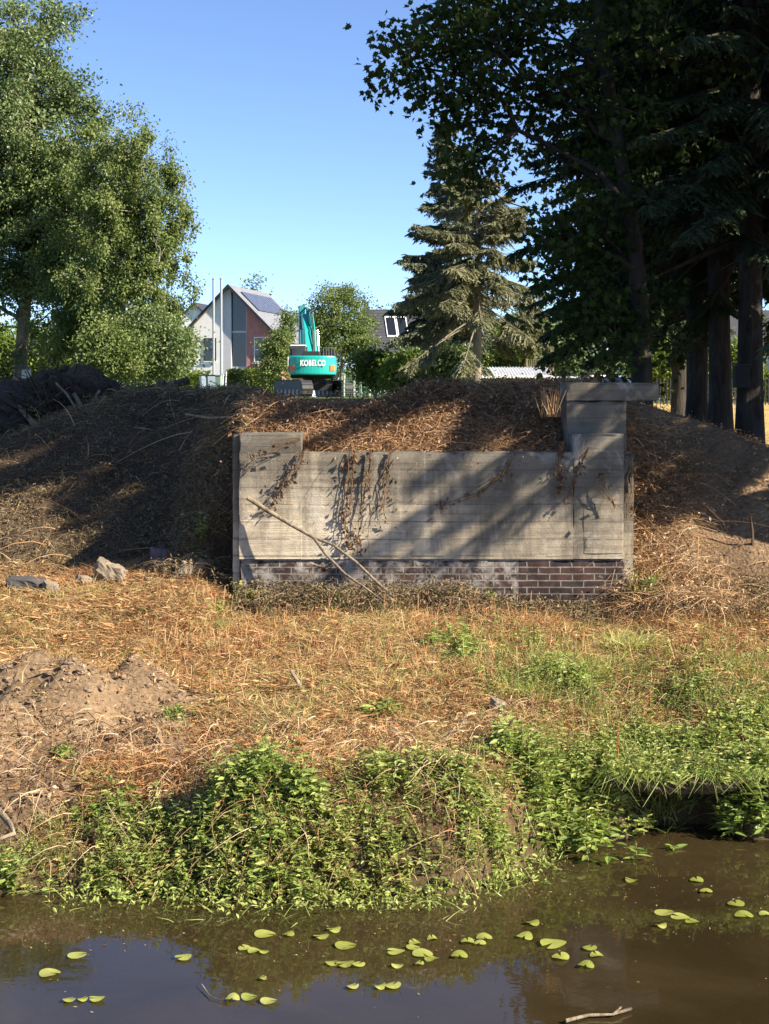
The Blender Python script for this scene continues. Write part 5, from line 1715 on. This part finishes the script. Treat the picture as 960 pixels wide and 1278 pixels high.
clump('weed_clump', 'dark green weeds at the right edge of the meadow', 'weed', 870, 865, .40, .22, 70, .06, .3, 12)
clump('weed_clump', 'weeds by the right edge above the balsam', 'weed', 940, 905, .30, .26, 50, .07, .4, 12)
clump('bramble_plant', 'green bramble leaves growing under the dead branch', 'weed', 425, 745, .22, .22, 40, .06, .30, 9, d=14.55, wr=.6)
clump('bramble_plant', 'green creeper at the foot of the left pier', 'weed', 305, 728, .22, .34, 34, .05, .45, 10, d=14.62, wr=.6)
clump('bramble_plant', 'green sapling standing left of the pier in shade', 'weed', 248, 705, .10, .50, 12, .06, .45, 9, wr=.6)
clump('bramble_plant', 'shaded bramble leaves in the corner right of the wall', 'weed', 805, 700, .22, .45, 50, .07, .15, 10, d=14.75, wr=.6)
clump('bramble_plant', 'small green weed growing out of the wall above the brickwork', 'weed', 606, 745, .10, .30, 10, .05, .4, 9, d=14.7, wr=.5)
clump('bramble_plant', 'yellow-leaved weed in front of the right brickwork', 'weed', 703, 770, .09, .16, 9, .06, .95, 7, d=14.2, wr=.6)
clump('bramble_plant', 'yellow-green creeper in the stubble below the left pier', 'weed', 275, 765, .14, .14, 14, .06, .7, 8, wr=.6)


def tuft(label, px, py, n, L0, w_, tb, d=None):
    x, y, z = where(px, py)
    mb = MB()
    L = L0 * (.5 + .6 * RNG.random(n))
    p = np.column_stack([RNG.normal(size=(n, 2)) * w_, np.zeros(n) - .02])
    p[:, 2] += hz(x + p[:, 0], y + p[:, 1]) - z
    dv = unit(np.column_stack([RNG.normal(size=(n, 2)) * .4 + p[:, :2] * 2, np.ones(n)]))
    bend = (dv * np.array([.8, .8, 0]) - np.array([0, 0, .25])) * L[:, None]
    blades(mb, p, dv, L, .006 + .004 * RNG.random(n), bend, 4, np.clip(tb + (RNG.random(n) - .5) * .4, 0, 1))
    o = mb.build('grass_tuft', WM); o.location = (x, y, z)
    tag(o, label, 'grass tuft', 'living grass tufts')


tuft('pale green grass tuft at the left of the green meadow patch', 660, 868, 420, .22, .11, .75)
tuft('wide light grass tuft in the middle of the right meadow', 745, 835, 520, .20, .17, .72)
tuft('tall thin grass tuft against the dry stubble at right', 785, 812, 320, .30, .09, .8)
tuft('grass tuft arching over the dark hollow at the right bank', 820, 995, 260, .34, .09, .45)
tuft('small grass tuft in the stubble left of the right meadow', 695, 825, 200, .16, .08, .7)
tuft('low grass tuft at the right edge behind the weeds', 925, 835, 300, .18, .14, .6)
tuft('yellow-green grass tuft beside the dead branch foot', 480, 765, 260, .26, .10, .85)

x, y, z = where(771, 985)
mb = MB()
mb.tube([(0, 0, 0), (.005, 0, .25), (0, 0, .42)], .004, 5)
fl = thing('dock_spike', 'single red-brown dock spike among the green weeds at right', 'weed', (x, y, z))
mb.build('stem', M['red_stalk'], fl)
mb = MB(); n = 160
p = np.column_stack([RNG.normal(size=(n, 2)) * .007, RNG.uniform(.22, .42, n)])
leaves(mb, p, rdir(n), rdir(n), np.full(n, .013), np.full(n, .010), RNG.random(n) * .3)
mb.build('seed_head', M['red_stalk'], fl)

# overhanging turf at the right bank, with grass hanging over its lip
M['wet_earth'] = flat('wet_earth', (.045, .028, .014), .8, var=.4, scale=12, bmp=.8)
to = thing('turf_overhang', 'overhanging turf lip above the dark hollow in the right bank', 'turf', (2.05, 10.25, .40))
bm = bmesh.new(); bmesh.ops.create_icosphere(bm, subdivisions=4, radius=1)
for v in bm.verts:
    p = np.array(v.co)
    n1 = fbm(p[0] * 2 + p[2], p[1] * 2 + 5, 1.5, 44, 4) - .5
    v.co = Vector(p * (1 + n1 * .7) * np.array((.50, .26, .085)))
me = bpy.data.meshes.new('turf_body'); bm.to_mesh(me); bm.free(); me.materials.append(M['wet_earth'])
o = bpy.data.objects.new('turf_body', me); COL.objects.link(o); o.parent = to
mb = MB(); n = 1500
p = np.column_stack([RNG.uniform(-.55, .55, n), -.25 + .5 * RNG.random(n), .05 + .05 * RNG.random(n)])
dv = unit(np.column_stack([RNG.normal(size=n) * .5, -.5 - RNG.random(n) * .6, .3 + .8 * RNG.random(n)]))
L = (.05 + .20 * RNG.random(n) ** 2) * (.5 + fbm(p[:, 0], p[:, 1], 6, 151))
bend = np.column_stack([RNG.normal(size=n) * .5, -.2 * np.ones(n), -.9 * np.ones(n)]) * L[:, None]
blades(mb, p, dv, L, .005 + .005 * RNG.random(n), bend, 4, np.clip(RNG.random(n) * .9, 0, 1))
plants(mb, RNG.uniform(-.55, .55, 190), RNG.uniform(-.28, .25, 190), np.full(190, .05), .08 + .20 * RNG.random(190), 13, .055, .1 + .7 * RNG.random(190), spread=1.0)
mb.build('hanging_grass', WM, to)

# dead stems and roots hanging down the bank face
mb = MB(); n = 6500
xx = RNG.uniform(-3.4, 2.4, n)
ss_ = RNG.random(n) ** .8 * 1.7
yy = bank_y(xx) + ss_
k = RNG.random(n) < (.15 + .85 * ss(.42, .6, fbm(xx, yy, 1.6, 131))) * np.where(xx > 1.2, .35, 1)
xx, yy = xx[k], yy[k]; n = len(xx)
dv = unit(np.column_stack([RNG.normal(size=n) * .6, -.4 - .4 * RNG.random(n), .5 * RNG.random(n) + .1]))
L = .10 + .30 * RNG.random(n) ** 1.8
bend = np.column_stack([RNG.normal(size=n) * .4, -.1 * np.ones(n), -.6 - .3 * RNG.random(n)]) * L[:, None]
blades(mb, np.column_stack([xx, yy, hz(xx, yy) + .12 * RNG.random(n)]), dv, L, .004 + .006 * RNG.random(n), bend, 4, RNG.random(n), tip=.3)
o = mb.build('dead_bank_litter', M['bramble']); tag(o, 'dry stems and straw hanging down the river bank among the weeds', 'dead stems', kind='stuff')

# clods and twigs on the earth heap
bm = bmesh.new(); bmesh.ops.create_icosphere(bm, subdivisions=2, radius=1)
ICO_V = np.array([v.co[:] for v in bm.verts]); ICO_F = np.array([[v.index for v in f.verts] for f in bm.faces]); bm.free()
mb = MB(); n = 1300
x, y = scatter(n, -3.6, -1.2, 9.5, 12.2)
k = soil_mask(x, y) > .5
for a_, b2 in zip(x[k], y[k]):
    r_ = .007 + .03 * random.random() ** 4
    mb.add(ICO_V * r_ * (.65 + .6 * RNG.random((len(ICO_V), 1))) * np.array([1.2, 1.0, .75]) + np.array([a_, b2, h1(a_, b2) + r_ * .2]), ICO_F)
o = mb.build('soil_debris', M['soil_lump']); tag(o, 'small clods scattered over the loose earth heap at left', 'clods', kind='stuff')
brambles('dead_root_litter', 'thin dead roots and straw scattered over the loose earth heap', (-4.2, -1.3), (9.5, 12.3), 2600, .015, .04, .26, M['bramble'], 2500, keepf=lambda x, y: soil_mask(x, y) * (.2 + .8 * ss(.5, .65, fbm(x, y, 2.0, 133))))

# plants trailing in the water
mb = MB(); n = 900
xx = RNG.uniform(-2.0, 1.2, n); yy = bank_y(xx) - RNG.random(n) ** 1.6 * .45 - .02
dv = unit(np.column_stack([RNG.normal(size=(n, 2)) * .8 + np.array([0, -.3]), RNG.random(n) * .5]))
L = .06 + .16 * RNG.random(n)
blades(mb, np.column_stack([xx, yy, np.full(n, -.02)]), dv, L, .005 + .004 * RNG.random(n), np.column_stack([RNG.normal(size=(n, 2)) * .03, -.04 * np.ones(n)]), 2, .3 + .6 * RNG.random(n))
m_ = 1500
xx = RNG.uniform(-2.0, 1.2, m_); yy = bank_y(xx) - RNG.random(m_) ** 2 * .35
Ls = .015 + .03 * RNG.random(m_) ** 1.5
leaves(mb, np.column_stack([xx, yy, .005 + .07 * RNG.random(m_)]), rdir(m_), rdir(m_, 1), Ls, Ls * .5, .3 + .5 * RNG.random(m_), LEAF_L)
o = mb.build('waterline_weeds', WM); tag(o, 'trailing weeds dipping into the water along the bank', 'weeds', kind='stuff')

# bits afloat near the bank: seeds, dead leaf scraps, stems
mb = MB(); n = 700
yy = 9.15 - np.abs(RNG.normal(size=n)) * .9; xx = RNG.uniform(-2.4, 2.6, n)
yy = yy + 1.0 * ss(.35, 1.5, xx) * RNG.random(n)
k = (RNG.random(n) < ss(.42, .62, fbm(xx, yy, 2.2, 161))) & (yy < bank_y(xx))
xx, yy = xx[k], yy[k]; n = len(xx)
a_ = RNG.random(n) * 6.28
leaves(mb, np.column_stack([xx, yy, np.full(n, .003)]), np.column_stack([np.cos(a_), np.sin(a_), .03 * RNG.normal(size=n)]), np.tile([0, 0, 1.0], (n, 1)) + RNG.normal(size=(n, 3)) * .1,
       .008 + .03 * RNG.random(n) ** 3, .004 + .008 * RNG.random(n), RNG.random(n))
o = mb.build('floating_litter', M['bramble']); tag(o, 'tiny scraps of leaf and stem floating on the water near the bank', 'floating litter', kind='stuff')

# ------------------------------------------------------------------ lily pads
def pad_mesh(mb, r, lift):
    k = 22
    notch = .22
    an = np.linspace(notch, 2 * PI - notch, k)
    V = [(0, 0, .004)]
    for ring, f in ((1, .55), (2, 1.0)):
        for a in an:
            rr = r * f * (1 + .05 * math.sin(3 * a + r * 90))
            V.append((rr * math.cos(a), rr * math.sin(a) * .94, .004 + (lift * math.sin(2 * a + r * 50) * f * f)))
    F3 = [(0, 1 + i, 2 + i) for i in range(k - 1)]
    F4 = [(1 + i, 1 + k + i, 2 + k + i, 2 + i) for i in range(k - 1)]
    base = mb.n
    t = .35 + .5 * random.random()
    mb.add(V, F4, np.clip(t + (RNG.random(len(V)) - .5) * .35 - .35 * (np.arange(len(V)) > k) * (RNG.random(len(V)) < .16), 0, 1))
    mb.F.append((np.array(F3, dtype=np.int32) + base, 0))


clusters = [
    ('single flat lily pad floating at far left below the bank reflection', [(97, 1194, 27)]),
    ('narrow lily pad alone at the left edge of the water', [(62, 1217, 30)]),
    ('lily pad in the row of three at the bottom left', [(86, 1250, 18), (103, 1249, 15), (121, 1249, 22)]),
    ('lone small lily pad left of the middle of the water', [(229, 1197, 24)]),
    ('lily pad in the tight trio left of centre', [(306, 1185, 20), (318, 1189, 20), (330, 1190, 14)]),
    ('lily pad of the upper pair nearest the left bank', [(331, 1168, 30), (360, 1168, 18)]),
    ('lily pad in the loose trio just left of centre near the bank', [(401, 1171, 22), (417, 1162, 20), (432, 1182, 30)]),
    ('lily pad in the overlapping row of three below the loose trio', [(415, 1204, 20), (431, 1205, 26), (447, 1206, 20)]),
    ('tiny lily pad alone above the bottom row', [(327, 1223, 13)]),
    ('small curled lily pad right of the bottom row', [(440, 1233, 18)]),
    ('lily pad in the bottom row left of centre', [(290, 1248, 22), (312, 1247, 24), (336, 1252, 24)]),
    ('lily pad in the large central cluster', [(494, 1190, 25), (516, 1185, 20), (527, 1192, 30), (539, 1198, 22), (540, 1173, 16), (518, 1178, 18), (524, 1205, 13), (496, 1207, 17)]),
    ('lone round lily pad right of the central cluster', [(573, 1194, 25)]),
    ('lily pad in the trio up and right of the central cluster', [(584, 1177, 20), (604, 1172, 24), (599, 1179, 18)]),
    ('lily pad of the lower pair under the central cluster', [(490, 1232, 24), (474, 1233, 18)]),
    ('lily pad in the loose string right of centre', [(655, 1170, 24), (665, 1154, 20), (690, 1180, 38), (700, 1196, 26)]),
    ('lily pad in the neat trio right of centre', [(736, 1185, 21), (745, 1194, 20), (731, 1206, 25)]),
    ('lily pad at the upper right alone near the bank', [(788, 1100, 18)]),
    ('lily pad of the small pair near the right bank', [(870, 1100, 20), (881, 1114, 19)]),
    ('lily pad in the row of four on the right side', [(830, 1141, 28), (849, 1146, 26), (864, 1152, 20), (825, 1157, 17)]),
    ('lily pad of the group at the right edge', [(919, 1130, 25), (928, 1144, 27), (955, 1143, 18)]),
]
for lb, cl in clusters:
    for (px, py, wd) in cl:
        dd = EYE * FPX / (py - HORP)
        mb = MB()
        pad_mesh(mb, wd / FPX * dd / 2 * .90, .003 + .006 * random.random())
        o = mb.build('lily_pad', M['pad'], smooth=True)
        o.location = (D(px, dd), dd, .006 + .004 * random.random())
        o.rotation_euler = (RNG.normal() * .02, RNG.normal() * .025, RNG.random() * 6.28)
        tag(o, lb, 'lily pad', 'pads: ' + lb.replace('lily pad', 'pad'))
for lb, cl in (('brownish sunken lily pad between the right bank pads', [(815, 1104, 22)]), ('sunken lily pad at the left under clear water', [(235, 1212, 34)]),
               ('sunken lily pad low in the middle right', [(640, 1250, 30)]), ('sunken yellow pad left of the loose string', [(610, 1222, 24)]), ('sunken pad below the central cluster', [(555, 1212, 26)])):
    for (px, py, wd) in cl:
        dd = EYE * FPX / (py - HORP)
        mb = MB(); pad_mesh(mb, wd / FPX * dd / 2, .012)
        o = mb.build('sunken_lily_pad', M['sunk_pad'], smooth=True)
        o.location = (D(px, dd), dd, -.045); o.rotation_euler = (.1, .08, RNG.random() * 6)
        tag(o, lb, 'lily pad')
